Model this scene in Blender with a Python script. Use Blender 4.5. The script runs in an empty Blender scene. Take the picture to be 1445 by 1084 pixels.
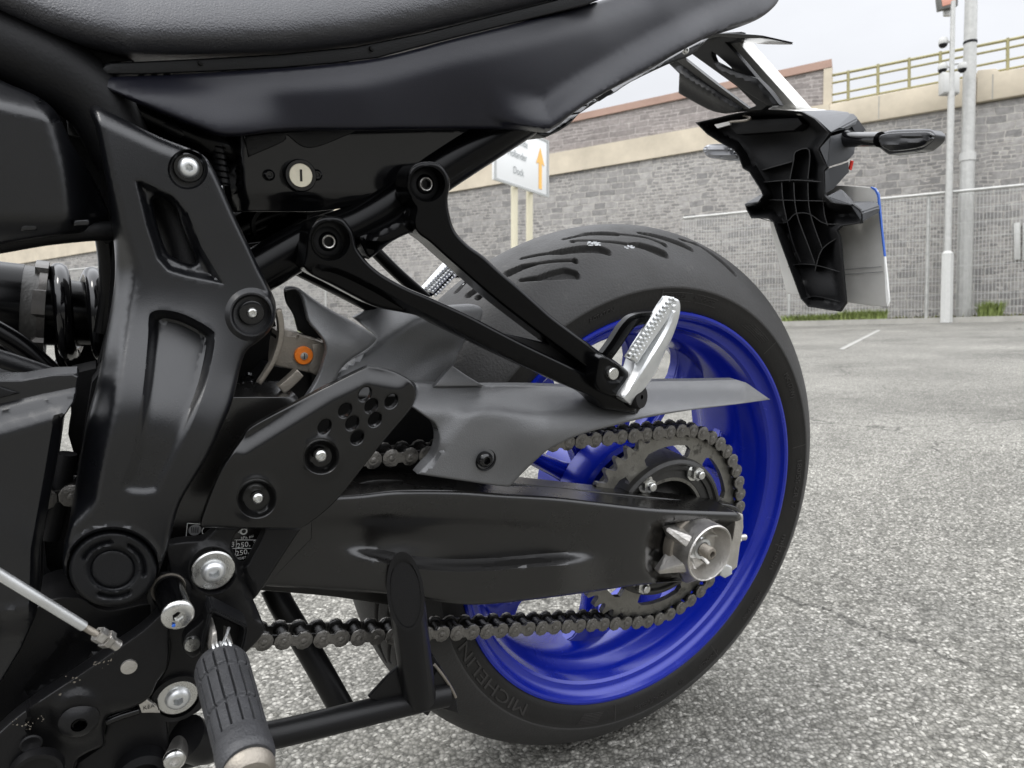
import bpy, bmesh, math, random
import numpy as np
from mathutils import Vector, Matrix
from mathutils.geometry import delaunay_2d_cdt
C = bpy.data.collections.new('scene'); bpy.context.scene.collection.children.link(C)
sc = bpy.context.scene
random.seed(4); RNG = np.random.default_rng(4)

# ------------------------------------------------------------------ camera
PITCH = math.radians(2.1); CAMZ = 0.60
RC = np.array([[1, 0, 0], [0, math.cos(PITCH), math.sin(PITCH)], [0, -math.sin(PITCH), math.cos(PITCH)]])  # cols right, fwd, up
CL = np.array([0, 0, CAMZ])
cam = bpy.data.cameras.new('camera'); co = bpy.data.objects.new('camera', cam); C.objects.link(co)
cam.sensor_width = 36; cam.lens = 36 * 1000 / 1445; cam.clip_start = .02; cam.clip_end = 2000
co.location = CL; co.rotation_euler = (math.radians(90) - PITCH, 0, 0)
cam.dof.use_dof = True; cam.dof.focus_distance = .60; cam.dof.aperture_fstop = 17
sc.camera = co
# ------------------------------------------------------------------ world, sun, exposure
SUN_EL, SUN_AZ = math.radians(56), math.radians(232)      # azimuth measured clockwise from +Y
w = bpy.data.worlds.new('World'); sc.world = w; w.use_nodes = True
nt = w.node_tree; nt.nodes.clear()
def N(t, ty, **k):
    n = t.nodes.new(ty)
    for a, b in k.items():
        if a[0] == 'i' and a[1:].isdigit(): n.inputs[int(a[1:])].default_value = b
        else: setattr(n, a, b)
    return n
out = N(nt, 'ShaderNodeOutputWorld'); bg = N(nt, 'ShaderNodeBackground')
sky = N(nt, 'ShaderNodeTexSky', sky_type='NISHITA'); sky.sun_disc = False; sky.sun_elevation = SUN_EL; sky.sun_rotation = SUN_AZ
sky.air_density = 1.0; sky.dust_density = 3.0
tc = N(nt, 'ShaderNodeTexCoord'); sx = N(nt, 'ShaderNodeSeparateXYZ'); nt.links.new(tc.outputs['Generated'], sx.inputs[0])
def MR(src, a, b, c, d, smooth=True):
    m = N(nt, 'ShaderNodeMapRange', interpolation_type='SMOOTHSTEP' if smooth else 'LINEAR')
    for k, v in enumerate((a, b, c, d)): m.inputs[k + 1].default_value = v
    nt.links.new(src, m.inputs[0]); return m.outputs[0]
def MA(op, a, b):
    m = N(nt, 'ShaderNodeMath', operation=op)
    for k, v in enumerate((a, b)):
        if isinstance(v, (int, float)): m.inputs[k].default_value = v
        else: nt.links.new(v, m.inputs[k])
    return m.outputs[0]
# overcast: bright overhead and towards the veiled sun behind the viewer, a dimming added low behind for darker panel reflections, an even pale sky ahead
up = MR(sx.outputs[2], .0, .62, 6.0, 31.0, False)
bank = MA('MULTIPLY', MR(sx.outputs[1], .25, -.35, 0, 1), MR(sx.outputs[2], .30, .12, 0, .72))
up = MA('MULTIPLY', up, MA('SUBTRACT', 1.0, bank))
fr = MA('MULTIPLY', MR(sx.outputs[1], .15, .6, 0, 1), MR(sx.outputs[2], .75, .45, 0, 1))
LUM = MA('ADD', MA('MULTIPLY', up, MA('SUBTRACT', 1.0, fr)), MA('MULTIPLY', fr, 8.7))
no = N(nt, 'ShaderNodeTexNoise'); no.inputs['Scale'].default_value = 3.2; no.inputs['Detail'].default_value = 5
mp = N(nt, 'ShaderNodeMapping'); mp.inputs['Scale'].default_value = (1, 1, 2.4); nt.links.new(tc.outputs['Generated'], mp.inputs[0]); nt.links.new(mp.outputs[0], no.inputs['Vector'])
cr = N(nt, 'ShaderNodeMapRange'); cr.inputs[1].default_value = .3; cr.inputs[2].default_value = .7; cr.inputs[3].default_value = .93; cr.inputs[4].default_value = 1.06
nt.links.new(no.outputs[0], cr.inputs[0])
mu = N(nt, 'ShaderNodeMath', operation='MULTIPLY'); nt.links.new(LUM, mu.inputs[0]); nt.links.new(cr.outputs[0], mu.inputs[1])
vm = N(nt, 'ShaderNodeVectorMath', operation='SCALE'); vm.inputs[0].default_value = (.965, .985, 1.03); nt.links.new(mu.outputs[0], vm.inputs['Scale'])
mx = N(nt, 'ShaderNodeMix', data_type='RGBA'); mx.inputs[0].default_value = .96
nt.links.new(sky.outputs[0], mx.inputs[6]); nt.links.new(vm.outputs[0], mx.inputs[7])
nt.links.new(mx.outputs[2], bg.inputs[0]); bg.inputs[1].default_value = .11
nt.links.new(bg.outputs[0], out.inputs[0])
sl = bpy.data.lights.new('sun', 'SUN'); so = bpy.data.objects.new('sun', sl); C.objects.link(so)
sl.energy = 1.1; sl.angle = math.radians(14); sl.color = (1, .97, .92)
sd = Vector((math.sin(SUN_AZ) * math.cos(SUN_EL), math.cos(SUN_AZ) * math.cos(SUN_EL), math.sin(SUN_EL)))
so.rotation_euler = sd.to_track_quat('Z', 'Y').to_euler()
sc.view_settings.view_transform = 'Standard'; sc.view_settings.look = 'None'; sc.view_settings.gamma = 1; sc.view_settings.exposure = 0.0

# ------------------------------------------------------------------ the bike's frame: x rearwards, y away from the viewer, z up, origin at the rear axle
M2 = np.array([[0.8685421645118291, 0.48830852300752875, 0.08478970941873053], [-0.49423063814395796, 0.8405673766015973, 0.22177141770959738], [0.03702140981814512, -0.23452349935841058, 0.9714052416287255]])
P2 = np.array([-0.5023509459218758, -0.6388101540038897, 0.3224434281659451])
RB = RC @ M2.T                                   # bike -> world rotation
TB = CL - RB @ P2
BASE = np.array([0, 0, -0.315])                  # origin of the motorcycle object: below the rear axle
def ray(px, py): return M2 @ np.array([(px - 722.5) / 1000, 1, -(py - 542) / 1000])
def K(px, py, y):
    d = ray(px, py); return P2 + d * ((y - P2[1]) / d[1])
def KX(px, py, x):
    d = ray(px, py); return P2 + d * ((x - P2[0]) / d[0])
def depth(P): return float((M2.T @ (np.asarray(P) - P2))[1])
def S(px, P): return px * depth(P) / 1000
def Wp(px, py, d): return CL + RC @ np.array([(px - 722.5) / 1000 * d, d, -(py - 542) / 1000 * d])
def Wray(px, py): return RC @ np.array([(px - 722.5) / 1000, 1, -(py - 542) / 1000])
AX = np.array([0, -1., 0])

# ------------------------------------------------------------------ materials
def mat(name, col, rough=.5, metal=0., bump=0., bscale=300., var=0., vscale=20., coat=0., spec=.5, rvar=0., aniso=None):
    m = bpy.data.materials.new(name); m.use_nodes = True; t = m.node_tree; b = t.nodes['Principled BSDF']
    b.inputs['Base Color'].default_value = (*col, 1); b.inputs['Roughness'].default_value = rough; b.inputs['Metallic'].default_value = metal
    b.inputs['Specular IOR Level'].default_value = spec
    if coat: b.inputs['Coat Weight'].default_value = coat; b.inputs['Coat Roughness'].default_value = .12
    tcn = N(t, 'ShaderNodeTexCoord')
    if bump:
        n = N(t, 'ShaderNodeTexNoise'); n.inputs['Scale'].default_value = bscale; n.inputs['Detail'].default_value = 3
        t.links.new(tcn.outputs['Object'], n.inputs['Vector'])
        bp = N(t, 'ShaderNodeBump'); bp.inputs['Strength'].default_value = bump; bp.inputs['Distance'].default_value = .001
        t.links.new(n.outputs[0], bp.inputs['Height']); t.links.new(bp.outputs[0], b.inputs['Normal'])
    if var or rvar:
        n = N(t, 'ShaderNodeTexNoise'); n.inputs['Scale'].default_value = vscale; n.inputs['Detail'].default_value = 6; n.inputs['Roughness'].default_value = .65
        t.links.new(tcn.outputs['Object'], n.inputs['Vector'])
        if var:
            r = N(t, 'ShaderNodeMapRange'); r.inputs[1].default_value = .3; r.inputs[2].default_value = .7; r.inputs[3].default_value = 1 - var; r.inputs[4].default_value = 1 + var
            t.links.new(n.outputs[0], r.inputs[0])
            s = N(t, 'ShaderNodeVectorMath', operation='SCALE'); s.inputs[0].default_value = col; t.links.new(r.outputs[0], s.inputs['Scale']); t.links.new(s.outputs[0], b.inputs['Base Color'])
        if rvar:
            r = N(t, 'ShaderNodeMapRange'); r.inputs[1].default_value = .3; r.inputs[2].default_value = .7; r.inputs[3].default_value = rough - rvar; r.inputs[4].default_value = rough + rvar
            t.links.new(n.outputs[0], r.inputs[0]); t.links.new(r.outputs[0], b.inputs['Roughness'])
    return m
def speckle(m, col, scale, thr, amt=.5):
    """dust or grit: small spots of a paler colour"""
    t = m.node_tree; b = t.nodes['Principled BSDF']; tcn = N(t, 'ShaderNodeTexCoord')
    n = N(t, 'ShaderNodeTexNoise'); n.inputs['Scale'].default_value = scale; n.inputs['Detail'].default_value = 8; n.inputs['Roughness'].default_value = .7
    t.links.new(tcn.outputs['Object'], n.inputs['Vector'])
    r = N(t, 'ShaderNodeMapRange'); r.inputs[1].default_value = thr; r.inputs[2].default_value = thr + .12; r.inputs[3].default_value = 0; r.inputs[4].default_value = amt
    t.links.new(n.outputs[0], r.inputs[0])
    x = N(t, 'ShaderNodeMix', data_type='RGBA'); x.inputs[7].default_value = (*col, 1)
    bc = b.inputs['Base Color']
    if bc.links: t.links.new(bc.links[0].from_socket, x.inputs[6])
    else: x.inputs[6].default_value = bc.default_value
    t.links.new(r.outputs[0], x.inputs[0]); t.links.new(x.outputs[2], bc)
    return m
M = {}
M['plastic'] = speckle(mat('matte_black_plastic', (.005, .0052, .006), .42, spec=.3, bump=.22, bscale=900, var=.12, rvar=.05, vscale=14), (.2, .19, .17), 160, .70, .25)
M['cowl'] = mat('cowl_paint', (.0040, .0042, .0085), .40, spec=.34, bump=.12, bscale=1300, rvar=.04, vscale=10)
M['cover'] = speckle(mat('frame_cover_plastic', (.0025, .0027, .0036), .29, spec=.58, bump=.1, bscale=1400, rvar=.04, vscale=12), (.25, .24, .22), 220, .72, .2)
M['guard'] = speckle(mat('guard_plastic', (.085, .086, .088), .42, spec=.8, bump=.4, bscale=1100, var=.1, vscale=30), (.25, .24, .22), 250, .66, .25)
M['satin'] = mat('satin_black_paint', (.0012, .0012, .0014), .20, rvar=.05, vscale=30, spec=.16)
M['swing'] = speckle(mat('swingarm_paint', (.0055, .0051, .0048), .27, spec=.62, bump=.06, bscale=600, rvar=.04, vscale=9), (.2, .19, .17), 260, .74, .3)
M['dark'] = mat('dark_plastic', (.003, .003, .0035), .55, spec=.25, bump=.2, bscale=500)
M['plate'] = speckle(mat('bracket_black', (.0055, .0054, .0058), .36, spec=.25, bump=.15, bscale=900, rvar=.06, vscale=25), (.3, .29, .27), 120, .71, .5)
M['seat'] = mat('seat_vinyl', (.020, .0205, .025), .42, spec=.7, bump=.7, bscale=900, rvar=.05, vscale=8)
M['steel'] = mat('zinc_steel', (.62, .62, .60), .28, 1, bump=.1, bscale=900, var=.12, vscale=90, rvar=.1)
M['alu'] = mat('cast_aluminium', (.55, .53, .50), .42, 1, bump=.5, bscale=500, var=.15, vscale=70, rvar=.08)
M['bright'] = mat('bright_aluminium', (.70, .71, .71), .42, .9, bump=.06, bscale=700, var=.05, vscale=60, rvar=.08)
M['gold'] = mat('dull_gold_aluminium', (.26, .235, .20), .5, .75, bump=.3, bscale=700, var=.12, vscale=80)
M['chain'] = speckle(mat('chain_steel', (.20, .192, .180), .38, .85, bump=.4, bscale=900, var=.25, vscale=150, rvar=.12), (.02, .018, .015), 140, .52, .7)
M['grease'] = mat('greasy_black', (.006, .0055, .005), .38, 0, spec=.3, bump=.5, bscale=500, var=.3, vscale=90)
M['sprocket'] = speckle(mat('sprocket_steel', (.215, .208, .188), .44, .8, bump=.4, bscale=500, var=.2, vscale=60, rvar=.1), (.03, .028, .024), 60, .55, .75)
M['carrier'] = mat('carrier_dark', (.035, .034, .032), .42, .2, bump=.3, bscale=400, var=.3, vscale=60)
M['blue'] = mat('blue_wheel_paint', (.001, .012, .30), .24, .2, bump=.05, bscale=1500, rvar=.05, vscale=20, coat=.35)
M['tyre'] = speckle(mat('tyre_rubber', (.027, .026, .025), .62, bump=.5, bscale=420, var=.16, vscale=26, rvar=.08), (.14, .13, .115), 40, .60, .35)
M['tyre_side'] = mat('tyre_sidewall_rubber', (.0095, .0088, .0080), .55, spec=.3, bump=.25, bscale=350, var=.2, vscale=24)
M['letter'] = mat('raised_rubber', (.020, .0185, .0175), .45, bump=.2, bscale=350)
M['rubber'] = mat('peg_rubber', (.032, .0325, .035), .5, bump=.6, bscale=700, var=.2, vscale=60)
M['gloss'] = mat('gloss_black', (.0025, .0025, .003), .13, spec=.5)
M['mudguard'] = speckle(mat('mudguard_plastic', (.060, .061, .063), .46, spec=.7, bump=.4, bscale=1100, var=.1, vscale=30), (.25, .24, .22), 250, .66, .25)
M['orange'] = mat('orange_cap', (.70, .17, .01), .4, var=.1, vscale=200)
M['cream'] = mat('lock_face', (.62, .58, .46), .35, .3, var=.06, vscale=300)
M['white'] = mat('white_print', (.78, .78, .76), .5)
M['greypr'] = mat('grey_print', (.22, .22, .22), .5)
M['plateback'] = mat('plate_back', (.62, .61, .58), .38, .3, bump=.15, bscale=200, var=.06, vscale=20)
M['blueband'] = mat('plate_band', (.03, .12, .50), .4)
M['lens'] = mat('smoked_lens', (.008, .008, .009), .22, spec=.35, var=.5, vscale=60)
M['clear'] = mat('lens_rim', (.018, .018, .02), .25, spec=.4)
M['red'] = mat('red_reflector', (.6, .02, .01), .2)
M['skidpl'] = mat('fender_shell', (.05, .052, .056), .42, bump=.2, bscale=900)

# ------------------------------------------------------------------ helpers
def link(o, parent=None, label=None, cat=None, group=None, kind=None):
    C.objects.link(o)
    if parent is not None: o.parent = parent
    if label: o['label'] = label
    if cat: o['category'] = cat
    if group: o['group'] = group
    if kind: o['kind'] = kind
    return o
def empty(name, loc, label, cat, group=None, rot=None):
    o = bpy.data.objects.new(name, None); o.location = loc; o.empty_display_size = .05
    if rot is not None: o.rotation_euler = rot
    return link(o, None, label, cat, group)
bike = empty('motorcycle', RB @ BASE + TB, 'black motorcycle with bright blue rear wheel leaning on the asphalt in the foreground', 'motorcycle')
bike.rotation_euler = Matrix(RB.tolist()).to_euler()
def mesh(name, V, F, m, parent=None, bikeframe=True, smooth=35, mats=None, mi=None, label=None):
    me = bpy.data.meshes.new(name)
    V = np.asarray(V, float)
    if bikeframe: V = V - BASE
    me.from_pydata(V.tolist(), [], [list(map(int, f)) for f in F]); me.materials.append(m)
    if mats:
        for q in mats: me.materials.append(q)
        me.polygons.foreach_set('material_index', mi)
    if smooth:
        me.polygons.foreach_set('use_smooth', [True] * len(me.polygons)); me.set_sharp_from_angle(angle=math.radians(smooth))
    me.update()
    return link(bpy.data.objects.new(name, me), parent, label)
def ss(a, b, x):
    t = np.clip((x - a) / (b - a), 0, 1); return t * t * (3 - 2 * t)
def segd(P, A, B):
    d = B - A; L = (d * d).sum(-1) + 1e-12
    t = np.clip(((P[:, None] - A[None]) * d[None]).sum(-1) / L[None], 0, 1)
    Q = A[None] + t[..., None] * d[None]; return np.sqrt(((P[:, None] - Q) ** 2).sum(-1)), t
def inside(P, poly):
    x, y = P[:, 0][:, None], P[:, 1][:, None]; a = poly; b = np.roll(poly, -1, 0)
    c = ((a[:, 1][None] > y) != (b[:, 1][None] > y)) & (x < (b[:, 0] - a[:, 0])[None] * (y - a[:, 1][None]) / ((b[:, 1] - a[:, 1])[None] + 1e-12) + a[:, 0][None])
    return c.sum(1) % 2 == 1
def sdist(P, poly):
    poly = np.asarray(poly, float); d = segd(P, poly, np.roll(poly, -1, 0))[0].min(1)
    return np.where(inside(P, poly), d, -d)
def ldist(P, line):
    line = np.asarray(line, float); return segd(P, line[:-1], line[1:])[0].min(1)
def lside(P, line):
    """signed distance to an open polyline, positive on its left-hand side seen in the picture (y down: right of travel)"""
    line = np.asarray(line, float); D, t = segd(P, line[:-1], line[1:]); i = D.argmin(1)
    a = line[:-1][i]; b = line[1:][i]; cr_ = (b - a)[:, 0] * (P - a)[:, 1] - (b - a)[:, 1] * (P - a)[:, 0]
    return D[np.arange(len(P)), i] * np.sign(cr_)
def sm(pts, n=5, closed=True):
    """Catmull-Rom through the points; a point given with a third entry stays a corner"""
    L = len(pts); P = [np.array(p[:2], float) for p in pts]; cor = [len(p) > 2 for p in pts]; o = []
    for i in range(L if closed else L - 1):
        p1, p2 = P[i], P[(i + 1) % L]
        p0 = P[i - 1] if (closed or i > 0) else p1; p3 = P[(i + 2) % L] if (closed or i + 2 < L) else p2
        if cor[i]: p0 = p1
        if cor[(i + 1) % L]: p3 = p2
        if cor[i] and cor[(i + 1) % L]: o.append(p1); continue
        for k in range(n):
            t = k / n; o.append(.5 * ((2 * p1) + (-p0 + p2) * t + (2 * p0 - 5 * p1 + 4 * p2 - p3) * t * t + (-p0 + 3 * p1 - 3 * p2 + p3) * t ** 3))
    if not closed: o.append(P[-1])
    return np.array(o)
def off(L, d, closed=False):
    L = np.asarray(L, float); t = (np.roll(L, -1, 0) - np.roll(L, 1, 0)) if closed else np.gradient(L, axis=0); t /= np.linalg.norm(t, axis=1)[:, None] + 1e-9
    Q = L + np.stack([-t[:, 1], t[:, 0]], 1) * d; return np.concatenate([Q, Q[:1]]) if closed else Q
def ell(cx, cy, a, b=None, rot=0, n=28):
    b = b or a; t = np.linspace(0, 2 * np.pi, n, endpoint=False); r = math.radians(rot)
    x, y = a * np.cos(t), b * np.sin(t); return np.stack([cx + x * math.cos(r) - y * math.sin(r), cy + x * math.sin(r) + y * math.cos(r)], 1)
def dens(poly, step):
    o = []
    for a, b in zip(poly, np.roll(poly, -1, 0)):
        k = max(1, int(np.ceil(np.linalg.norm(b - a) / step)))
        for i in range(k): o.append(a + (b - a) * i / k)
    return np.array(o)
def rbf(ctrl):
    c = np.array(ctrl, float); X = c[:, :2] / 500; n = len(c)
    r = np.sqrt(((X[:, None] - X[None]) ** 2).sum(-1)); A = np.zeros((n + 3, n + 3)); A[:n, :n] = r * r * np.log(r + 1e-9); A[:n, n] = 1; A[:n, n + 1:] = X; A[n, :n] = 1; A[n + 1:, :n] = X.T
    s = np.linalg.lstsq(A, np.concatenate([c[:, 2], [0, 0, 0]]), rcond=None)[0]
    def f(P):
        Q = P / 500; q = np.sqrt(((Q[:, None] - X[None]) ** 2).sum(-1)); return (q * q * np.log(q + 1e-9)) @ s[:n] + s[n] + Q @ s[n + 1:]
    return f
def field(name, outline, yf, thick, m, parent, step=8, edge=(4, .002), holes=(), lines=(), mapf=None, dv=(0, 1, 0), back=True, smooth=38, label=None):
    """A moulded panel: outline (traced) filled with a fine mesh whose depth is yf, rounded at its edges, with real thickness."""
    outline = dens(np.asarray(outline, float), step * .8); holes = [dens(np.asarray(h, float), step * .6) for h in holes]
    loops = [outline] + holes
    pts = [outline] + holes; edges = []; base = 0
    for l in loops:
        n = len(l); edges += [(base + i, base + (i + 1) % n) for i in range(n)]; base += n
    def alld(P):
        d = np.full(len(P), 1e9)
        for l in loops: d = np.minimum(d, segd(P, l, np.roll(l, -1, 0))[0].min(1))
        return d
    def ok(P):
        k = inside(P, outline)
        for h in holes: k &= ~inside(P, h)
        return k
    fixed = []; cre = []; lpts = []
    if edge and edge[0] > 0:
        for fr in (.12, .35, .7, 1.):
            off = edge[0] * fr
            for l in loops:
                t = np.roll(l, -1, 0) - np.roll(l, 1, 0); t /= np.linalg.norm(t, axis=1)[:, None] + 1e-9; nn = np.stack([-t[:, 1], t[:, 0]], 1)
                for sgn in (1, -1):
                    Q = l + nn * off * sgn; k = ok(Q); k[k] = alld(Q[k]) > off * .9; fixed.append(Q[k])
    for l in lines:
        l = np.asarray(l, float)
        for a, b in zip(l[:-1], l[1:]):
            k = max(1, int(np.linalg.norm(b - a) / (step * .7))); Q = a + (b - a) * (np.arange(k + 1) / k)[:, None]; q = ok(Q); q[q] = alld(Q[q]) > .8
            cre += [(Q[i], Q[i + 1]) for i in range(k) if q[i] and q[i + 1]]; lpts.append(Q[q])
    lo, hi = outline.min(0), outline.max(0)
    gx = np.arange(lo[0], hi[0], step); gy = np.arange(lo[1], hi[1], step * .87)
    G = np.array([(x + (step / 2 if j % 2 else 0), y) for j, y in enumerate(gy) for x in gx])
    if len(G):
        k = ok(G); G = G[k]
    if len(G):
        G = G[alld(G) > max(step * .45, (edge[0] if edge else 0) + step * .3)]
    fx = np.concatenate(fixed) if fixed else np.zeros((0, 2))
    if lpts:
        lp_ = np.concatenate(lpts)
        if len(lp_):
            if len(fx):
                kk = np.array([np.hypot(*(lp_ - q).T).min() > step * .3 for q in fx]); fx = fx[kk]
            fx = np.concatenate([fx, lp_])
    if len(fx) and len(G):
        keep = np.ones(len(G), bool)
        for i in range(0, len(G), 400):
            keep[i:i + 400] = np.sqrt(((G[i:i + 400, None] - fx[None]) ** 2).sum(-1)).min(1) > step * .45
        G = G[keep]
    allp = np.concatenate(pts + [fx, G]); extra = []
    for a, b in cre: extra += [a, b]; edges.append((len(allp) + len(extra) - 2, len(allp) + len(extra) - 1))
    if extra: allp = np.concatenate([allp, np.array(extra)])
    v, e, f, *_ = delaunay_2d_cdt([Vector(p) for p in allp], edges, [], 0, 1e-3)
    P = np.array([tuple(p) for p in v]); cen = np.array([P[list(t)].mean(0) for t in f]); kf = ok(cen); f = [t for t, k_ in zip(f, kf) if k_]
    use = np.zeros(len(P), bool)
    for t in f: use[list(t)] = True
    rm = np.cumsum(use) - 1; P = P[use]; f = [tuple(int(rm[i]) for i in t) for t in f]
    Y = yf(P) if callable(yf) else np.full(len(P), float(yf))
    if edge and edge[0] > 0:
        t = np.clip(alld(P) / edge[0], 0, 1); Y = Y + edge[1] * (1 - np.sqrt(np.clip(1 - (1 - t) ** 2, 0, 1))) * (1 if mapf is None else 1)
    mf = mapf or K
    V = np.array([mf(p[0], p[1], y) for p, y in zip(P, Y)])
    dv = np.array(dv, float); F = []
    for t in f:
        for k in range(1, len(t) - 1):
            a, b, c = t[0], t[k], t[k + 1]
            F.append((a, b, c) if np.dot(np.cross(V[b] - V[a], V[c] - V[a]), dv) < 0 else (a, c, b))
    ed = {}
    for t in F:
        for a, b in ((t[0], t[1]), (t[1], t[2]), (t[2], t[0])): ed[(a, b)] = 1
    bd = [(a, b) for (a, b) in ed if (b, a) not in ed]
    n = len(V); bv = sorted({i for q in bd for i in q})
    if back:
        V2 = V + dv * thick; F2 = list(F) + [(a + n, c + n, b + n) for a, b, c in F] + [(b, a, a + n, b + n) for a, b in bd]
        VV = np.concatenate([V, V2])
    else:
        idx = {v_: n + i for i, v_ in enumerate(bv)}; VV = np.concatenate([V, V[bv] + dv * thick]); F2 = list(F) + [(b, a, idx[a], idx[b]) for a, b in bd]
    return mesh(name, VV, F2, m, parent, smooth=smooth, label=label)
def frame(ax):
    ax = np.array(ax, float); ax /= np.linalg.norm(ax); h = np.array([0, 0, 1.]) if abs(ax[2]) < .9 else np.array([1., 0, 0])
    u = np.cross(h, ax); u /= np.linalg.norm(u); return u, np.cross(ax, u), ax
def lathe(name, Cn, ax, prof, m, parent, seg=40, smooth=35, phase=0, closed=False, bikeframe=True, label=None):
    u, v, a = frame(ax); V, F = [], []; n = len(prof)
    for r, h in prof:
        for k in range(seg):
            t = phase + 2 * math.pi * k / seg; rr = r(t) if callable(r) else r
            V.append(Cn + rr * (math.cos(t) * u + math.sin(t) * v) + h * a)
    for i in range(n if closed else n - 1):
        for k in range(seg):
            j = (i + 1) % n; k2 = (k + 1) % seg; F.append((i * seg + k, i * seg + k2, j * seg + k2, j * seg + k))
    return mesh(name, V, F, m, parent, smooth=smooth, bikeframe=bikeframe, label=label)
def hexr(r): return lambda t: r * math.cos(math.pi / 6) / math.cos(((t + math.pi / 6) % (math.pi / 3)) - math.pi / 6)
def bolt(px, py, y, R, m, parent, hx=.42, h=.5, name='bolt', washer=None, wm=None, ax=AX, P=None):
    """button-head bolt with a hex socket; R is the head's radius in picture pixels"""
    P = K(px, py, y) if P is None else P; r = S(R, P); h = r * h
    b = lathe(name, P, ax, [(0, -h * 1.2), (r * .97, -h * 1.2), (r, -h * .3), (r, 0), (r * .97, h * .25), (r * .84, h * .68), (r * .66, h * .92), (r * (hx + .12), h), (hexr(r * hx), h * .99), (hexr(r * hx * .93), -h * .5), (0, -h * .6)], m, parent, 36, 30)
    if washer:
        wr = S(washer, P); lathe('washer', P, ax, [(r * .8, -h * .1), (r * 1.05, -h * .05), (wr * .93, -h * .05), (wr, -h * .2), (wr, -h), (r * .5, -h)], wm or m, b, 40, 30)
    return b
def tube(name, pts, rad, m, parent, seg=18, n=6, smooth=40, caps=True, flat=1., bikeframe=True, spline=True):
    P = [np.array(p, float) for p in pts]; R = list(rad) if hasattr(rad, '__len__') else [rad] * len(P)
    Q, RR = [], []
    if spline and len(P) > 2:
        for i in range(len(P) - 1):
            p0, p1, p2, p3 = P[max(i - 1, 0)], P[i], P[i + 1], P[min(i + 2, len(P) - 1)]
            for k in range(n):
                t = k / n; Q.append(.5 * ((2 * p1) + (-p0 + p2) * t + (2 * p0 - 5 * p1 + 4 * p2 - p3) * t * t + (-p0 + 3 * p1 - 3 * p2 + p3) * t ** 3)); RR.append(R[i] * (1 - t) + R[i + 1] * t)
        Q.append(P[-1]); RR.append(R[-1])
    else: Q, RR = P, R
    V, F = [], []; T0 = Q[1] - Q[0]; u, v, a = frame(T0)
    for i, q in enumerate(Q):
        T = Q[min(i + 1, len(Q) - 1)] - Q[max(i - 1, 0)]; T = T / (np.linalg.norm(T) + 1e-12)
        u = u - T * np.dot(u, T); u /= np.linalg.norm(u); v = np.cross(T, u)
        for k in range(seg):
            t = 2 * math.pi * k / seg; V.append(q + RR[i] * (math.cos(t) * u + flat * math.sin(t) * v))
    for i in range(len(Q) - 1):
        for k in range(seg):
            k2 = (k + 1) % seg; F.append((i * seg + k, i * seg + k2, (i + 1) * seg + k2, (i + 1) * seg + k))
    if caps: F.append(tuple(range(seg))[::-1]); F.append(tuple((len(Q) - 1) * seg + k for k in range(seg)))
    return mesh(name, V, F, m, parent, smooth=smooth, bikeframe=bikeframe)
def prism(name, loop, vec, m, parent, bev=0., bikeframe=True, seg=2, smooth=35, label=None):
    loop = [np.array(p, float) for p in loop]; vec = np.array(vec, float); n = len(loop)
    bm = bmesh.new(); off = BASE if bikeframe else np.zeros(3)
    a = [bm.verts.new(p - off) for p in loop]; b = [bm.verts.new(p + vec - off) for p in loop]
    bm.faces.new(a); bm.faces.new(b[::-1])
    for i in range(n): bm.faces.new((a[(i + 1) % n], a[i], b[i], b[(i + 1) % n]))
    bmesh.ops.recalc_face_normals(bm, faces=bm.faces)
    if bev: bmesh.ops.bevel(bm, geom=list(bm.edges), offset=bev, segments=seg, profile=.5, affect='EDGES', clamp_overlap=True)
    me = bpy.data.meshes.new(name); bm.to_mesh(me); bm.free(); me.materials.append(m)
    if smooth: me.polygons.foreach_set('use_smooth', [True] * len(me.polygons)); me.set_sharp_from_angle(angle=math.radians(smooth))
    return link(bpy.data.objects.new(name, me), parent, label)
def text_geo(s, size, extrude):
    c = bpy.data.curves.new('t', 'FONT'); c.body = s; c.size = size; c.extrude = extrude; c.resolution_u = 3; c.align_x = 'CENTER'; c.align_y = 'CENTER'
    o = bpy.data.objects.new('t', c); C.objects.link(o); dg = bpy.context.evaluated_depsgraph_get(); me = bpy.data.meshes.new_from_object(o.evaluated_get(dg))
    V = np.array([tuple(v.co) for v in me.vertices]); F = [tuple(p.vertices) for p in me.polygons]
    bpy.data.objects.remove(o); bpy.data.curves.remove(c); bpy.data.meshes.remove(me); return V, F
def join(parts):
    V, F, n = [], [], 0
    for v, f in parts:
        v = np.asarray(v, float); V.append(v); F += [tuple(i + n for i in q) for q in f]; n += len(v)
    return np.concatenate(V), F
def boxg(c, s, R=None):
    s = np.array(s) / 2; V = np.array([(x, y, z) for x in (-1, 1) for y in (-1, 1) for z in (-1, 1)]) * s
    if R is not None: V = V @ np.array(R).T
    return V + np.array(c), [(0, 1, 3, 2), (4, 6, 7, 5), (0, 4, 5, 1), (2, 3, 7, 6), (0, 2, 6, 4), (1, 5, 7, 3)]
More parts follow.
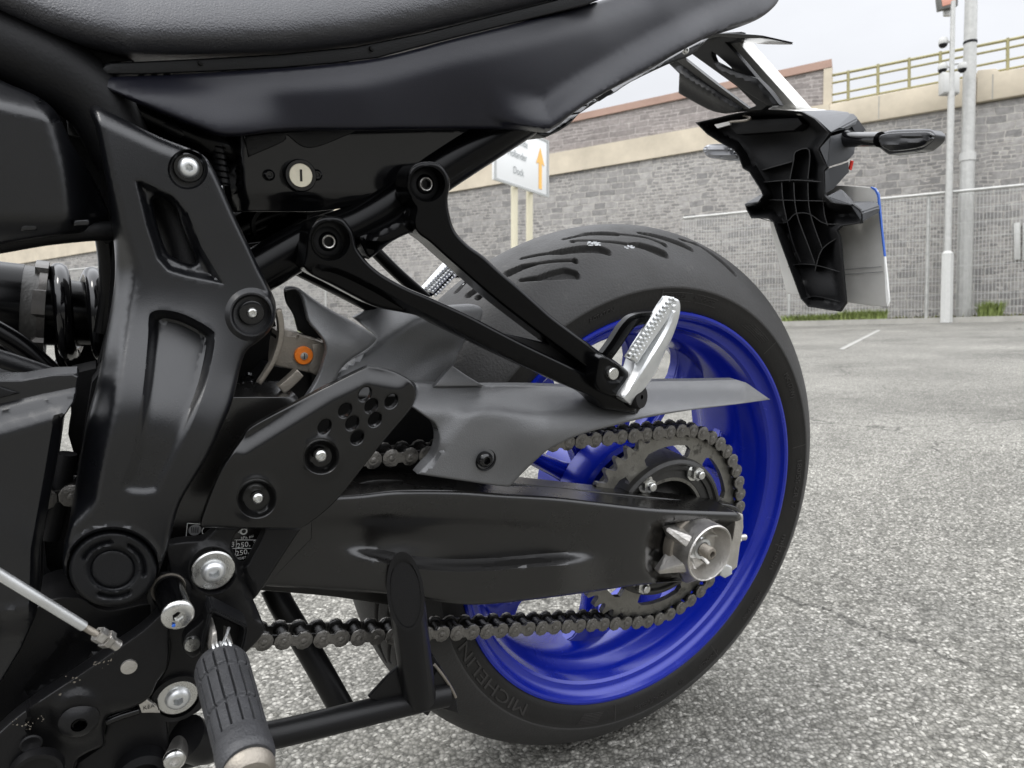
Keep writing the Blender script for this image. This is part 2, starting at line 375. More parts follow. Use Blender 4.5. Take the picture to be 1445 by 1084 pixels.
#PARTS
# ------------------------------------------------------------------ rear wheel
wheel = bpy.data.objects.new('rear_wheel', None); wheel.location = -BASE; link(wheel, bike)
def inwheel(o):                                   # keep bike-frame coordinates for children of the wheel object
    o.location = BASE; return o
def tyre_R(y): return .220 + np.sqrt(np.maximum(.095 ** 2 - y ** 2, 0))
def tyre_hit(px, py):
    d = ray(px, py); t = np.linspace(.3, 1.3, 8001); P = P2 + t[:, None] * d; R = np.hypot(P[:, 0], P[:, 2])
    h = (np.abs(P[:, 1]) < .0885) & (R < tyre_R(P[:, 1])) & (R > .25); i = h.argmax(); return math.degrees(math.atan2(P[i, 2], P[i, 0])), P[i, 1]
GR = [  # grooves: points with half-width in mm
    [(736, 365, .9), (774, 358, .9), (790, 356, 2.6), (820, 352, 3.4), (846, 352, 3.6), (857, 356, 2.6)],
    [(808, 341, 1.4), (812, 340, .6), (850, 341, .6), (886, 345, .9), (905, 347, 2.6), (925, 354, 3.2), (938, 359, 2.6)],
    [(795, 338, .7), (812, 334, .9), (828, 330.5, 2.2), (850, 329.5, 2.8), (869, 330.5, 2.2), (876, 331, .7), (914, 336, .7), (932, 343, .8), (938, 346, 1.8)],
    [(811, 368.6, 2.), (806, 368, .7), (760, 372, .7), (737, 377, 2.4), (717, 386, 3.)],
    [(735, 396, .8), (760, 393, 1.4), (780, 389, 3.), (800, 386, 3.6), (812, 388, 2.6)],
    [(902, 329, 1.4), (920, 332, 2.6), (945, 339, 3.), (966, 347, 3.), (975, 352, 2.2)],
    [(960, 338, 1.2), (985, 346, 2.2), (1005, 359, 3.2), (1025, 375, 3.2), (1037, 387, 2.2)],
    [(645, 411, 2.2), (655, 400, 2.2), (667, 391, 1.4)], [(662, 416, 2.8), (672, 409, 2.4), (684, 401, 1.2)],
    [(675, 420, 2.), (680, 418, .8), (694, 411, .7)]]
def tyre_mesh():
    nT, ph = 2400, np.linspace(-1.19, 1.19, 220)
    side = [(-.070, .2215), (-.0775, .2250), (-.0800, .2290), (-.0818, .2300), (-.0842, .2360), (-.0862, .2425), (-.0874, .2480), (-.0880, .2528), (-.0884, .2536)]
    prof = side + [(math.sin(a) * .095 * (.9335 / math.sin(1.19)), .220 + .095 * math.cos(a)) for a in ph] + [(-y, r) for y, r in side[::-1]]
    prof = np.array(prof); th = np.linspace(0, 360, nT, endpoint=False); nP = len(prof)
    i0, i1 = len(side), len(side) + len(ph)
    T, Yg = np.meshgrid(th, prof[i0:i1, 0], indexing='ij'); cut = np.zeros_like(T)
    arc = .3 * np.pi / 180                                   # metres per degree
    G = []
    for g in GR:
        q = [(*tyre_hit(a, b), wd) for a, b, wd in g]; G.append(q)
    for off in (0, 98, 196, 278):
        for q in G:
            for mir in (0, 1):
                if off == 278 and q[0][0] > 95: continue
                a = np.array([[((p[0] + off + (41 if mir else 0)) % 360) * arc, (-p[1] if mir else p[1])] for p in q]); a0 = a[0, 0]
                X = (((T * arc - a0) + 180 * arc) % (360 * arc)) - 180 * arc; rel = a.copy(); rel[:, 0] = ((a[:, 0] - a0 + 180 * arc) % (360 * arc)) - 180 * arc
                lo, hi = rel[:, 0].min() - .006, rel[:, 0].max() + .006
                msk = (X > lo) & (X < hi); Pm = np.stack([X[msk], Yg[msk]], 1)
                if not len(Pm): continue
                D, t = segd(Pm, rel[:-1], rel[1:]); wd = np.array([p[2] for p in q]) * .00125
                W_ = wd[:-1][None] * (1 - t) + wd[1:][None] * t
                v = ((1 - ss(-.0008, .0013, D - W_)) * np.minimum(1, W_ / .0022 + .3)).max(1); c = cut[msk]; cut[msk] = np.maximum(c, v)
    R = np.tile(prof[:, 1], (nT, 1)); Y = np.tile(prof[:, 0], (nT, 1))
    dR = .0070 * cut; nrm = np.stack([Yg / .095, (R[:, i0:i1] - .22) / .095]); R[:, i0:i1] -= dR * nrm[1]; Y[:, i0:i1] -= dR * nrm[0]
    th = np.radians(th)[:, None]; V = np.stack([R * np.cos(th), Y, R * np.sin(th)], -1).reshape(-1, 3)
    a = np.arange(nT)[:, None] * nP; b = ((np.arange(nT) + 1) % nT)[:, None] * nP; j = np.arange(nP - 1)[None]
    F = np.stack([a + j, b + j, b + j + 1, a + j + 1], -1).reshape(-1, 4)
    mi = np.tile((np.arange(nP - 1) < i0 - 1) | (np.arange(nP - 1) > i1), nT).astype(int)
    return V, F, mi
V, F, mi = tyre_mesh()
tyre = mesh('tyre', V, F, M['tyre'], None, smooth=50, mats=[M['tyre_side']], mi=mi.tolist()); tyre.parent = wheel; inwheel(tyre)
def side_y(r): return float(np.interp(r, [.2250, .2290, .2300, .2360, .2425, .2480, .2528], [-.0775, -.0800, -.0818, -.0842, -.0862, -.0874, -.0880]))
def arc_text(s, size, ang, r0, ex=.0005, sx=1.):
    Vt, Ft = text_geo(s, size, ex); th = math.radians(ang) - Vt[:, 0] * sx / r0; r = r0 + Vt[:, 1]
    y = np.array([side_y(q) for q in r]) - .0002 - Vt[:, 2]; return np.stack([r * np.cos(th), y, r * np.sin(th)], 1), Ft
def arc_bar(r1, r2, a1, a2, h=.0006, n=8):
    V_, F_ = [], []
    for i in range(n + 1):
        t = math.radians(a1 + (a2 - a1) * i / n)
        for r in (r1, r2):
            for q in (0, 1): V_.append((r * math.cos(t), side_y(r) + (.0006 if q else -h), r * math.sin(t)))
    for i in range(n):
        a = i * 4; b = a + 4; F_ += [(a, a + 2, b + 2, b), (a, b, b + 1, a + 1), (a + 2, a + 3, b + 3, b + 2)]
    return V_, F_
TX = [arc_text('MICHELIN', .017, -143, .2435, .0007, 1.75), arc_text('RADIAL TUBELESS', .0065, -83, .2455), arc_text('REINFORCED', .0058, -61, .2455), arc_text('MADE IN SPAIN', .006, -40, .2455),
      arc_text('180/55 ZR 17', .0095, 0, .2440, .0006, 1.3), arc_text('michelin', .0100, -22, .2435, .0006, 1.5), arc_text('M/C (73W)', .008, 33, .2445), arc_text('TUBELESS', .0052, 87, .2450), arc_text('REINFORCED', .0052, 78, .2452),
      arc_text('ROTATION', .006, 110, .2440), arc_text('REAR', .0075, 55, .2445), arc_text('0.4', .006, -72, .2450), arc_text('DIRECTION', .0052, 122, .2440)]
TX += [arc_bar(.2490, .2496, 92.2, 82.5), arc_bar(.2405, .2411, 92.2, 82.5), arc_bar(.2490, .2496, 81, 73.5), arc_bar(.2405, .2411, 81, 73.5)]
TX += [arc_bar(.2345, .2525, a, a + .28, .0009) for a in (-96, -58, -20, 12, 48, 92, 128)]
TX += [arc_bar(.2385 + k * .0021, .2391 + k * .0021, 62 - k, 52 - k * .4) for k in range(5)] + [arc_bar(.2385 + k * .0016, .2390 + k * .0016, -100 - k * .3, -107 - k * .3) for k in range(8)]
for n_, (Vt, Ft) in enumerate(TX): lt = mesh('tyre_lettering' if n_ < 13 else 'tyre_moulding_mark', Vt, Ft, M['letter'], None, smooth=0); lt.parent = wheel; inwheel(lt)
sf = []
for cx, cy, sx_, sy_, n_ in ((838, 344, 9, 3, 46), (889, 349, 7, 2, 22), (655, 395, 3, 8, 8)):
    for _ in range(n_):
        ax_, ay_ = cx + random.uniform(-1, 1) * sx_, cy + random.uniform(-1, 1) * sy_; t_, yy = tyre_hit(ax_, ay_)
        if abs(yy) > .088: continue
        r_ = float(tyre_R(yy)) + .0003; n_v = np.array([math.cos(math.radians(t_)) * (r_ - .22) / .095, yy / .095, math.sin(math.radians(t_)) * (r_ - .22) / .095]); c_ = np.array([r_ * math.cos(math.radians(t_)), yy, r_ * math.sin(math.radians(t_))]); u_, v_, _a = frame(n_v); s_ = random.uniform(.0005, .0016)
        sf.append((np.array([c_ + s_ * (random.uniform(.5, 1.5) * math.cos(q) * u_ + random.uniform(.3, .9) * math.sin(q) * v_) for q in (0, 1.2, 2.5, 3.8, 5.1)]), [(0, 1, 2, 3, 4)]))
Vt, Ft = join(sf); o = mesh('chalk_scuffs', Vt, Ft, mat('chalk', (.42, .43, .44), .8), None, smooth=0); o.parent = wheel; inwheel(o); o['kind'] = 'stuff'
# rim barrel
rp = [(.2290, -.0775), (.2300, -.0800), (.2288, -.0822), (.2262, -.0826), (.2238, -.0812), (.2222, -.0780), (.2200, -.0735), (.2168, -.0705), (.2120, -.0690), (.2095, -.0660), (.2085, -.0560), (.2060, -.0480), (.2000, -.0400), (.1960, -.0330), (.1935, -.0200), (.1925, -.0120)]
rp = rp + [(.1925, .0120)] + [(r, -y) for r, y in rp[:-1][::-1]] + [(.2190, .0700), (.2160, .0300), (.1990, .0120), (.1990, -.0120), (.2160, -.0300), (.2190, -.0700)]
rim = lathe('rim', np.zeros(3), (0, 1, 0), rp, M['blue'], None, seg=220, smooth=28, closed=True); rim.parent = wheel; inwheel(rim)
# spokes in five pairs
def spoke(ang):
    c, s = math.cos(math.radians(ang)), math.sin(math.radians(ang)); prof = [(.046, .0150), (.075, .0100), (.12, .0085), (.150, .0085), (.166, .0115), (.178, .0180), (.187, .0270), (.1965, .0420)]
    bm = bmesh.new(); rows = []
    for r, hw in prof:
        ty = .0165 - .0045 * (r - .046) / .15; tr = -.004 if r < .17 else -.0015
        row = []
        for u, y in ((-hw, -ty * .55), (-hw * .45, -ty), (0, -ty - tr * -.4 + .0012), (hw * .45, -ty), (hw, -ty * .55), (hw, ty * .55), (hw * .45, ty), (-hw * .45, ty), (-hw, ty * .55)):
            rr = math.sqrt(max(r * r - u * u, 0)) if r > .19 else r
            row.append(bm.verts.new((rr * c - u * s, y, rr * s + u * c) - BASE))
        rows.append(row)
    for a, b in zip(rows[:-1], rows[1:]):
        for k in range(9): bm.faces.new((a[k], a[(k + 1) % 9], b[(k + 1) % 9], b[k]))
    bm.faces.new(rows[0]); bm.faces.new(rows[-1][::-1]); bmesh.ops.recalc_face_normals(bm, faces=bm.faces)
    bmesh.ops.bevel(bm, geom=[e for e in bm.edges if e.is_manifold and e.calc_face_angle(0) > .5], offset=.0014, segments=2, affect='EDGES')
    me = bpy.data.meshes.new('spoke'); bm.to_mesh(me); bm.free(); me.materials.append(M['blue']); me.polygons.foreach_set('use_smooth', [True] * len(me.polygons)); me.set_sharp_from_angle(angle=.7)
    o = link(bpy.data.objects.new('spoke', me), wheel); inwheel(o)
for k in range(5):
    for d in (-13.5, 13.5): spoke(65 + 72 * k + d)
hub = lathe('hub', np.zeros(3), (0, -1, 0), [(.020, -.07), (.048, -.07), (.052, -.03), (.054, .0), (.066, .012), (.082, .020), (.0865, .026), (.0870, .058), (.0850, .064), (.0790, .066), (.0780, .058), (.030, .056)], M['blue'], None, 96, 30); hub.parent = wheel; inwheel(hub)
# ------------------------------------------------------------------ sprocket and carrier
MMf = lambda a, b, y: np.array([a * .00025, y, -b * .00025])
def sprocket_outline():
    o = []; nT = 43; ph = math.radians(62)
    for k in range(nT):
        a0 = ph + 2 * math.pi * k / nT; st = 2 * math.pi / nT
        for f, r in ((-.5, .1034), (-.38, .1038), (-.27, .1060), (-.17, .1102), (-.08, .1128), (.08, .1128), (.17, .1102), (.27, .1060), (.38, .1038)):
            a = a0 + f * st; o.append((r * math.cos(a) * 4000, -r * math.sin(a) * 4000))
    return np.array(o)
def slot(a, hw, r1, r2, n=10):
    q = []
    for i in range(n + 1):
        t = math.radians(a - hw + 2 * hw * i / n); e = .0035 * (1 if i in (0, n) else 0); q.append(((r2 - e) * math.cos(t) * 4000, -(r2 - e) * math.sin(t) * 4000))
    for i in range(n + 1):
        t = math.radians(a + hw - 2 * hw * i / n); e = .0035 * (1 if i in (0, n) else 0); q.append(((r1 + e) * math.cos(t) * 4000, -(r1 + e) * math.sin(t) * 4000))
    return np.array(q)
spk = field('sprocket', sprocket_outline(), lambda P: np.full(len(P), -.1115) + .0014 * ss(410, 445, np.hypot(P[:, 0], P[:, 1])) + .0006 * (np.abs(np.hypot(P[:, 0], P[:, 1]) - 391) < 3), .006, M['sprocket'], bike, step=14, edge=None,
            holes=[slot(92.5 + 60 * k, 21, .0765, .0915) for k in range(6)] + [ell(0, 0, 52 * 4, n=60)], mapf=MMf, smooth=30)
spk.data.update()
car = lathe('sprocket_carrier', np.zeros(3), AX, [(.078, .072), (.0785, .112), (.0770, .1165), (.0735, .1185), (.0715, .1180), (.0700, .1150), (.0655, .1145), (.0650, .1120), (.0560, .1120), (.0545, .1100), (.0535, .0950), (.047, .0900), (.040, .0960), (.0300, .1150), (.0270, .1180), (.0200, .1180), (.018, .10)], M['carrier'], bike, 90, 30)
for k in range(6):
    t = math.radians(62 + 60 * k); P = np.array([.0668 * math.cos(t), -.1150, .0668 * math.sin(t)])
    nut = lathe('sprocket_nut', P, AX, [(.0095, 0), (.0095, .0018), (hexr(.0078), .0018), (hexr(.0078), .0085), (.0052, .0092), (.0045, .0092), (.0045, .0135), (.0036, .0142), (0, .0142)], M['steel'], spk, 24, 30)
lathe('hub_spacer', np.zeros(3), AX, [(.026, .10), (.026, .121), (.019, .125), (.019, .15)], M['gold'], bike, 40)
# ------------------------------------------------------------------ chain
PITCHC = .015875
def plate_pts(r, wst, n=7):
    p = PITCHC; o = []
    for i in range(n + 1): t = math.radians(62 + 236 * i / n); o.append((r * math.cos(t), r * math.sin(t)))
    o.append((p * .36, -wst)); o.append((p * .64, -wst))
    for i in range(n + 1): t = math.radians(-118 + 236 * i / n); o.append((p + r * math.cos(t), r * math.sin(t)))
    o.append((p * .64, wst)); o.append((p * .36, wst)); return o
def extr(o, y0, y1, bev=.0004):
    n = len(o); c = np.mean(o, 0); V_ = []; 
    for y, s in ((y0, .94), (y0 + bev, 1), (y1 - bev, 1), (y1, .94)):
        for q in o: d = np.array(q) - c; V_.append((c[0] + d[0] * s, y, c[1] + d[1] * s))
    F_ = [tuple(range(n)), tuple(range(3 * n, 4 * n))[::-1]]
    for l in range(3):
        for i in range(n): j = (i + 1) % n; F_.append((l * n + i, (l + 1) * n + i, (l + 1) * n + j, l * n + j))
    return V_, F_
def cyl(x, r, y0, y1, n=14, dome=0.):
    V_, F_ = [], []
    for y, s in ((y0, .6 if dome else .97), (y0 + dome, 1), (y1, 1)):
        for i in range(n): t = 2 * math.pi * i / n; V_.append((x + r * s * math.cos(t), y, r * s * math.sin(t)))
    F_ = [tuple(range(n)), tuple(range(2 * n, 3 * n))[::-1]]
    for l in range(2):
        for i in range(n): j = (i + 1) % n; F_.append((l * n + i, (l + 1) * n + i, (l + 1) * n + j, l * n + j))
    return V_, F_
def linkmesh(outer):
    P = []
    if outer:
        o = plate_pts(.0078, .0043); P += [extr(o, -.0108, -.0088), extr(o, .0088, .0108)]
        for x in (0, PITCHC): P += [cyl(x, .0026, -.0119, .0119, 12, .0005), cyl(x, .0041, -.0112, -.0108, 14)]
    else:
        o = plate_pts(.0076, .0042); P += [extr(o, -.0083, -.0063), extr(o, .0063, .0083)]
        for x in (0, PITCHC): P += [cyl(x, .0051, -.0063, .0063), cyl(x, .0058, -.0090, -.0083, 14)]
    V_, F_ = join(P); me = bpy.data.meshes.new('chain_link'); me.from_pydata(V_.tolist(), [], F_); me.materials.append(M['chain'] if outer else M['grease'])
    me.polygons.foreach_set('use_smooth', [True] * len(me.polygons)); me.set_sharp_from_angle(angle=.6); return me
LM = (linkmesh(True), linkmesh(False))
chain = bpy.data.objects.new('chain', None); chain.location = (0, 0, 0); link(chain, bike)
path = [(-.600, .131), (-.446, .1280), (-.317, .1246), (-.16, .1156)]; a0, a1 = 88, -103.5
path += [(.1087 * math.cos(math.radians(a)), .1087 * math.sin(math.radians(a))) for a in np.linspace(a0, a1, 60)]
path += [(-.0706, -.0952), (-.2374, -.0572), (-.4155, -.0142), (-.470, 0.000)]
path = np.array(path); cum = np.concatenate([[0], np.cumsum(np.hypot(*np.diff(path, axis=0).T))])
at = lambda s: np.array([np.interp(s, cum, path[:, 0]), np.interp(s, cum, path[:, 1])])
s, i = .004, 0; p = at(s)
while s < cum[-1] - .02:
    lo, hi = s, s + .02
    for _ in range(30):
        mid = (lo + hi) / 2
        if np.linalg.norm(at(mid) - p) < PITCHC: lo = mid
        else: hi = mid
    q = at(lo); o = bpy.data.objects.new('chain_link', LM[i % 2]); o.location = (p[0], -.1072, p[1] - BASE[2]); o.rotation_euler = (0, -math.atan2(q[1] - p[1], q[0] - p[0]) + random.uniform(-.015, .015), 0)
    link(o, chain); s, p = lo, q; i += 1
# ------------------------------------------------------------------ swingarm
top = [(470, 703), (500, 697), (560, 690), (640, 691), (700, 695), (780, 700), (850, 708), (930, 717), (1042, 722)]
so_ = sm([(360, 700, 1), (420, 700), (500, 697), (560, 691), (640, 691), (700, 695), (780, 700), (850, 708), (930, 717), (1040, 722, 1), (1047, 727, 1), (1047, 748, 1), (1030, 800), (1000, 816), (900, 826), (845, 834), (780, 843), (700, 852), (650, 853), (600, 846), (540, 838), (480, 834), (375, 827, 1), (340, 800, 1)], 5)
ridge = sm([(480, 775), (520, 781), (580, 793), (640, 798), (700, 796), (760, 791), (840, 786)], 6, False)
def ysw(P):
    x, y = P[:, 0], P[:, 1]
    b = -.150 - .012 * ss(560, 900, x)
    # upper channel, then the lit lower ledge
    up = np.interp(x, [400, 520, 640, 800, 1000], [735, 730, 730, 738, 750]); b = b + .005 * ss(-8, 14, y - up) * (1 - ss(700, 900, x))
    k = lside(P, ridge); m_ = ss(470, 560, x) * (1 - ss(780, 860, x)); b = b - .016 * ss(-9, 9, k) * m_
    b = b + .006 * np.exp(-(((x - 560) / 60) ** 2 + ((y - 760) / 22) ** 2))
    pocket = sdist(P, np.array([(921, 742), (945, 735), (1060, 735), (1060, 830), (925, 822), (912, 800), (916, 765)])); b = b + .016 * ss(-3, 9, pocket)
    return b
sw = field('swingarm', so_, ysw, .030, M['swing'], bike, step=7, edge=(9, .0065), lines=[off(ridge, q_) for q_ in (-9, -4, 0, 4, 9)] + [np.array([(410, 727), (520, 722), (640, 722), (800, 730), (900, 742)]), np.array([(410, 749), (520, 744), (640, 744), (800, 752), (900, 764)]), np.array([(921, 742), (945, 735), (1040, 735)]), np.array([(921, 742), (916, 765), (912, 800), (925, 822)]), np.array([(930, 750), (950, 744), (1036, 744)]), np.array([(930, 750), (925, 768), (921, 798), (930, 812)])])
# inner wall and dark open end of the box section
field('swingarm_inner_wall', sm([(500, 692), (700, 683), (720, 681), (850, 694), (960, 705), (1030, 712), (1046, 722, 1), (1044, 760, 1), (900, 800), (700, 830), (500, 820, 1)], 4), -.128, .02, M['swing'], sw, step=20, edge=(3, .002))
endp = field('adjuster_end_plate', [(1036, 722), (1048, 726), (1049, 744), (1044, 770), (1040, 800), (1030, 808), (1020, 800), (1034, 760), (1037, 740)], -.158, .020, M['alu'], sw, step=10, edge=(2, .001))
tube('adjuster_bolt', [K(1030, 760, -.150), K(1051, 758, -.150)], S(4.6, K(1040, 760, -.15)), M['alu'], endp, 14, spline=False)
tube('adjuster_bolt_head', [K(1033, 761, -.150), K(1041, 760, -.150)], S(8, K(1040, 760, -.15)), M['alu'], endp, 6, spline=False)
field('end_plate_foot', [(1019, 796), (1033, 800), (1033, 810), (1023, 816), (1016, 812)], -.17, .012, M['bright'], sw, step=10, edge=(2, .001))
# axle block: a cup with star-shaped fins
AC = K(1003, 780, -.175); ACx = AC
blk = lathe('axle_block', np.array([0.000, -.150, 0.0]), AX, [(.0300, -.004), (.0295, .016), (.0300, .0270), (.0298, .030), (.0288, .0312), (.0276, .0305), (.0268, .027), (.0245, .012), (.0150, .010), (.0150, -.004)], M['alu'], bike, 64, 30)
def spike(a, tip, w_=19, ty=-.1585):
    p = lambda r, an, y: (r * math.cos(math.radians(an)), y, r * math.sin(math.radians(an)))
    V_ = [p(.030, a - w_, -.150), p(.030, a + w_, -.150), p(tip, a, -.150), p(.0300, a - 11, -.1745), p(.0300, a + 11, -.1745), p(tip, a - 2.5, ty), p(tip, a + 2.5, ty), p(.0295, a, -.1755)]
    return V_, [(3, 7, 4, 6, 5), (0, 3, 5, 2), (1, 2, 6, 4), (2, 5, 6), (0, 2, 1)]
for a_, t_ in ((148, .0470), (205, .0500), (262, .0430), (318, .0400), (12, .0390)):
    v_, f_ = spike(a_, t_); o = mesh('block_fin', v_, f_, M['alu'], blk, smooth=0)
    bm = bmesh.new(); bm.from_mesh(o.data); bmesh.ops.recalc_face_normals(bm, faces=bm.faces); bmesh.ops.bevel(bm, geom=[e for e in bm.edges if len(e.link_faces) == 2], offset=.0007, segments=2, affect='EDGES'); bm.to_mesh(o.data); bm.free()
lathe('block_base', np.array([0, -.148, 0.]), AX, [(.0335, 0), (.0335, .007), (.0325, .010), (.0300, .011)], M['gold'], blk, 60)
lathe('block_floor', np.array([0, -.155, 0.]), AX, [(0, 0), (.0262, 0), (.0264, -.003)], M['alu'], blk, 40)
for a in (30, 150, -60, -110):
    c_, s_ = math.cos(math.radians(a)), math.sin(math.radians(a)); t_ = np.array([-s_, 0, c_]); r_ = np.array([c_, 0, s_])
    prism('inner_rib', [r_ * .014 - t_ * .002 + AX * .154, r_ * .0215 - t_ * .002 + AX * .154, r_ * .0215 - t_ * .002 + AX * .170, r_ * .014 - t_ * .002 + AX * .160], t_ * .004, M['alu'], blk, .0005)
lathe('axle_washer', np.array([0, -.156, 0.]), AX, [(.0150, 0), (.0150, .0035), (.008, .004)], M['steel'], blk, 40)
lathe('axle_nut', np.array([0, -.159, 0.]), AX, [(hexr(.0125), 0), (hexr(.0125), .008), (.0108, .0088), (.0105, .0110), (.0075, .0112)], M['bright'], blk, 36, 25)
stud = [(.0066, .010)]
for k in range(9): stud += [(.0066, .0115 + k * .0013), (.0060, .0121 + k * .0013)]
lathe('axle_stud', np.array([0, -.159, 0.]), AX, stud + [(.0058, .0235), (.0040, .0242), (.0033, .0242), (.0030, .018), (0, .018)], M['gold'], blk, 30, 25)
field('chain_slider', sm([(470, 708, 1), (500, 684), (540, 676), (600, 680), (680, 684), (720, 688), (850, 700), (905, 708, 1), (900, 716, 1), (700, 700), (480, 712, 1)], 4), -.125, .02, M['grease'], sw, step=10, edge=(3, .002))
field('lower_slider', sm([(366, 824, 1), (480, 826), (560, 842), (575, 852), (560, 856), (470, 842), (366, 833, 1)], 4), -.13, .03, M['grease'], sw, step=14, edge=(3, .002))
# warning labels on the swingarm's front end
field('swingarm_front_end', [(232, 560), (420, 560), (440, 700), (440, 760), (372, 830), (300, 830), (230, 780)], -.148, .05, M['swing'], sw, step=40, edge=(2, .001))
lab = bpy.data.objects.new('warning_label', None); link(lab, sw)
YL = -.1492
def flat_text(s, px, py, hpx, y, m, parent, name='lettering', slant=0., wide=1.):
    Vt, Ft = text_geo(s, 1, 0); sc_ = S(hpx, K(px, py, y)) * 1.35; c0 = K(px, py, y)
    V_ = np.stack([c0[0] + Vt[:, 0] * sc_ * wide, np.full(len(Vt), c0[1]), c0[2] + Vt[:, 1] * sc_ + Vt[:, 0] * sc_ * wide * slant], 1); return mesh(name, V_, Ft, m, parent, smooth=0)
def strip(x1, y1, x2, y2, wpx, y, m, parent, name='printed_line'):
    a, b = np.array((x1, y1), float), np.array((x2, y2), float); d = (b - a) / np.linalg.norm(b - a); n = np.array((-d[1], d[0])) * wpx / 2
    q = [K(*p_, y) for p_ in (a - n, b - n, b + n, a + n)]; return mesh(name, q, [(3, 2, 1, 0)], m, parent, smooth=0)
for t_, x_, y_, h_ in (('3', 328.5, 768.5, 8), ('250, 3', 348, 768.5, 8), ('250,', 342, 780, 8), ('kPa, psi', 349, 758, 4.2), ('90/87', 341, 788, 4)): flat_text(t_, x_, y_, h_, YL, M['white'], lab)
strip(331, 762, 362, 762, .9, YL, M['white'], lab); strip(328, 774, 358, 774, .8, YL, M['white'], lab); strip(334, 762, 332, 786, .8, YL, M['white'], lab)
ring_ = lathe('printed_ring', K(344, 750, YL), AX, [(S(3, K(344, 750, YL)), 0), (S(5, K(344, 750, YL)), 0)], M['white'], lab, 24); flat_text('4', 338, 751, 6, YL, M['white'], lab)
strip(264.5, 738.5, 288, 740, .8, YL, M['white'], lab); strip(264.5, 738.5, 262, 764, .8, YL, M['white'], lab)
lathe('book_symbol', K(275, 748, YL), AX, [(0, 0), (S(8.3, K(275, 748, YL)), 0)], M['greypr'], lab, 28)
for dx in (-4.5, -1.5, 1.5, 4.5): strip(275 + dx, 744, 275 + dx * .9, 752, 1.4, YL - .0002, M['dark'], lab)
flat_text('100kPa', 272, 759.5, 3.6, YL, M['greypr'], lab); lathe('printed_arc', K(292, 749, YL), AX, [(S(6, K(292, 749, YL)), 0), (S(7, K(292, 749, YL)), 0)], M['white'], lab, 24)
# ------------------------------------------------------------------ chain guard, mudguard
cg = sm([(583, 539, 1), (621, 543), (660, 544), (743, 543.6), (819, 545), (880, 540), (915, 538), (981, 537), (1040, 536, 1), (1053, 540, 1), (1087, 564, 1), (1037, 571), (981, 578), (915, 589), (865, 601), (815, 615), (777, 633), (758, 648), (735, 670), (719, 687, 1), (690, 684), (589, 669, 1), (600, 656), (612, 643), (619, 622), (615, 600), (600, 588), (581, 574, 1), (588, 555)], 5)
cr1 = np.array([(703, 553), (680, 578), (655, 605), (633, 628)])
def ycg(P):
    x, y = P[:, 0], P[:, 1]; tp = np.interp(x, [580, 740, 915, 1050, 1087], [541, 545, 539, 538, 562]); d = y - tp
    b = -.158 + .0 * x + .026 * (1 - ss(0, 52, d)) ** 1.6; b = b - .020 * ss(-10, 75, d) * ss(690, 780, x) + .010 * ss(60, 150, d) * ss(620, 760, x)
    k = lside(P, cr1[::-1]); return b + .006 * ss(-2, 30, -k) * (x < 760) * ss(545, 580, y) * (1 - ss(640, 672, y))
chg = field('chain_guard', cg, ycg, .010, M['guard'], bike, step=6, edge=(3.5, .002), lines=[cr1, off(cr1, 12), off(cr1, 24)])
field('guard_fin', sm([(612, 546, 1), (630, 524), (638, 516, 1), (660, 531), (684, 545, 1)], 4), lambda P: -.13 - .006 * ss(516, 545, P[:, 1]), .004, M['guard'], chg, step=6, edge=(2, .001))
lathe('guard_grommet', K(685, 649, -.1555), AX, [(S(17, K(685, 649, -.155)), -.002), (S(16, K(685, 649, -.155)), .0012), (S(13.5, K(685, 649, -.155)), .0005), (S(13, K(685, 649, -.155)), -.003)], M['dark'], chg, 36)
bolt(685, 649, -.160, 11.5, M['gloss'], chg, .5, .5, 'guard_bolt')
mg = sm([(498, 448, 1), (520, 437), (546, 427, 1), (580, 436), (640, 431), (668, 430), (680, 436), (679, 450), (667, 468), (655, 484), (645, 503), (639, 518), (628, 540), (621, 553, 1), (560, 560, 1), (500, 560), (460, 552, 1), (468, 540), (487, 512), (511, 497), (531, 478), (515, 462)], 5)
rdg = sm([(515, 500), (545, 480), (590, 452), (625, 440), (680, 432)], 5, False)
def ymg(P):
    x, y = P[:, 0], P[:, 1]; k = lside(P, rdg); b = -.108 + .050 * ss(-6, 50, -k)
    b = b + .0035 * np.exp(-((k - 55) / 14) ** 2) - .02 * ss(480, 560, y) * (1 - ss(560, 640, x)) + .015 * ss(640, 690, x)
    return b
hg = field('mudguard', mg, ymg, .004, M['mudguard'], bike, step=6, edge=(4, .003), lines=[off(rdg, q_) for q_ in (-30, -15, -2, 6, 45, 60)])
hn = sm([(402, 412), (404, 406), (411, 404.5), (420, 406), (428, 411), (450, 427), (474, 441), (500, 455), (520, 467), (531, 477), (524, 487), (511, 497), (495, 507), (481, 521), (472, 538), (455, 560), (436, 575, 1), (430, 562, 1), (447, 535), (456, 510), (460, 490), (451, 473), (436, 455), (431, 438), (426, 420), (418, 410), (408, 410)], 4)
horn = field('mudguard_horn', hn, rbf([(405, 408, -.110), (430, 415, -.118), (440, 450, -.128), (460, 480, -.135), (500, 460, -.118), (528, 478, -.112), (480, 520, -.128), (450, 560, -.135), (505, 480, -.126)]), .004, M['guard'], hg, step=6, edge=(4, .003))
ih = sm([(402, 411), (405, 407), (414, 407), (424, 414), (429, 428), (433, 445), (441, 458), (455, 474), (462, 500), (440, 480), (421, 467, 1), (415, 445), (405, 428)], 4)
field('horn_inner_face', ih, -.098, .004, M['dark'], hg, step=8, edge=(2, .001))
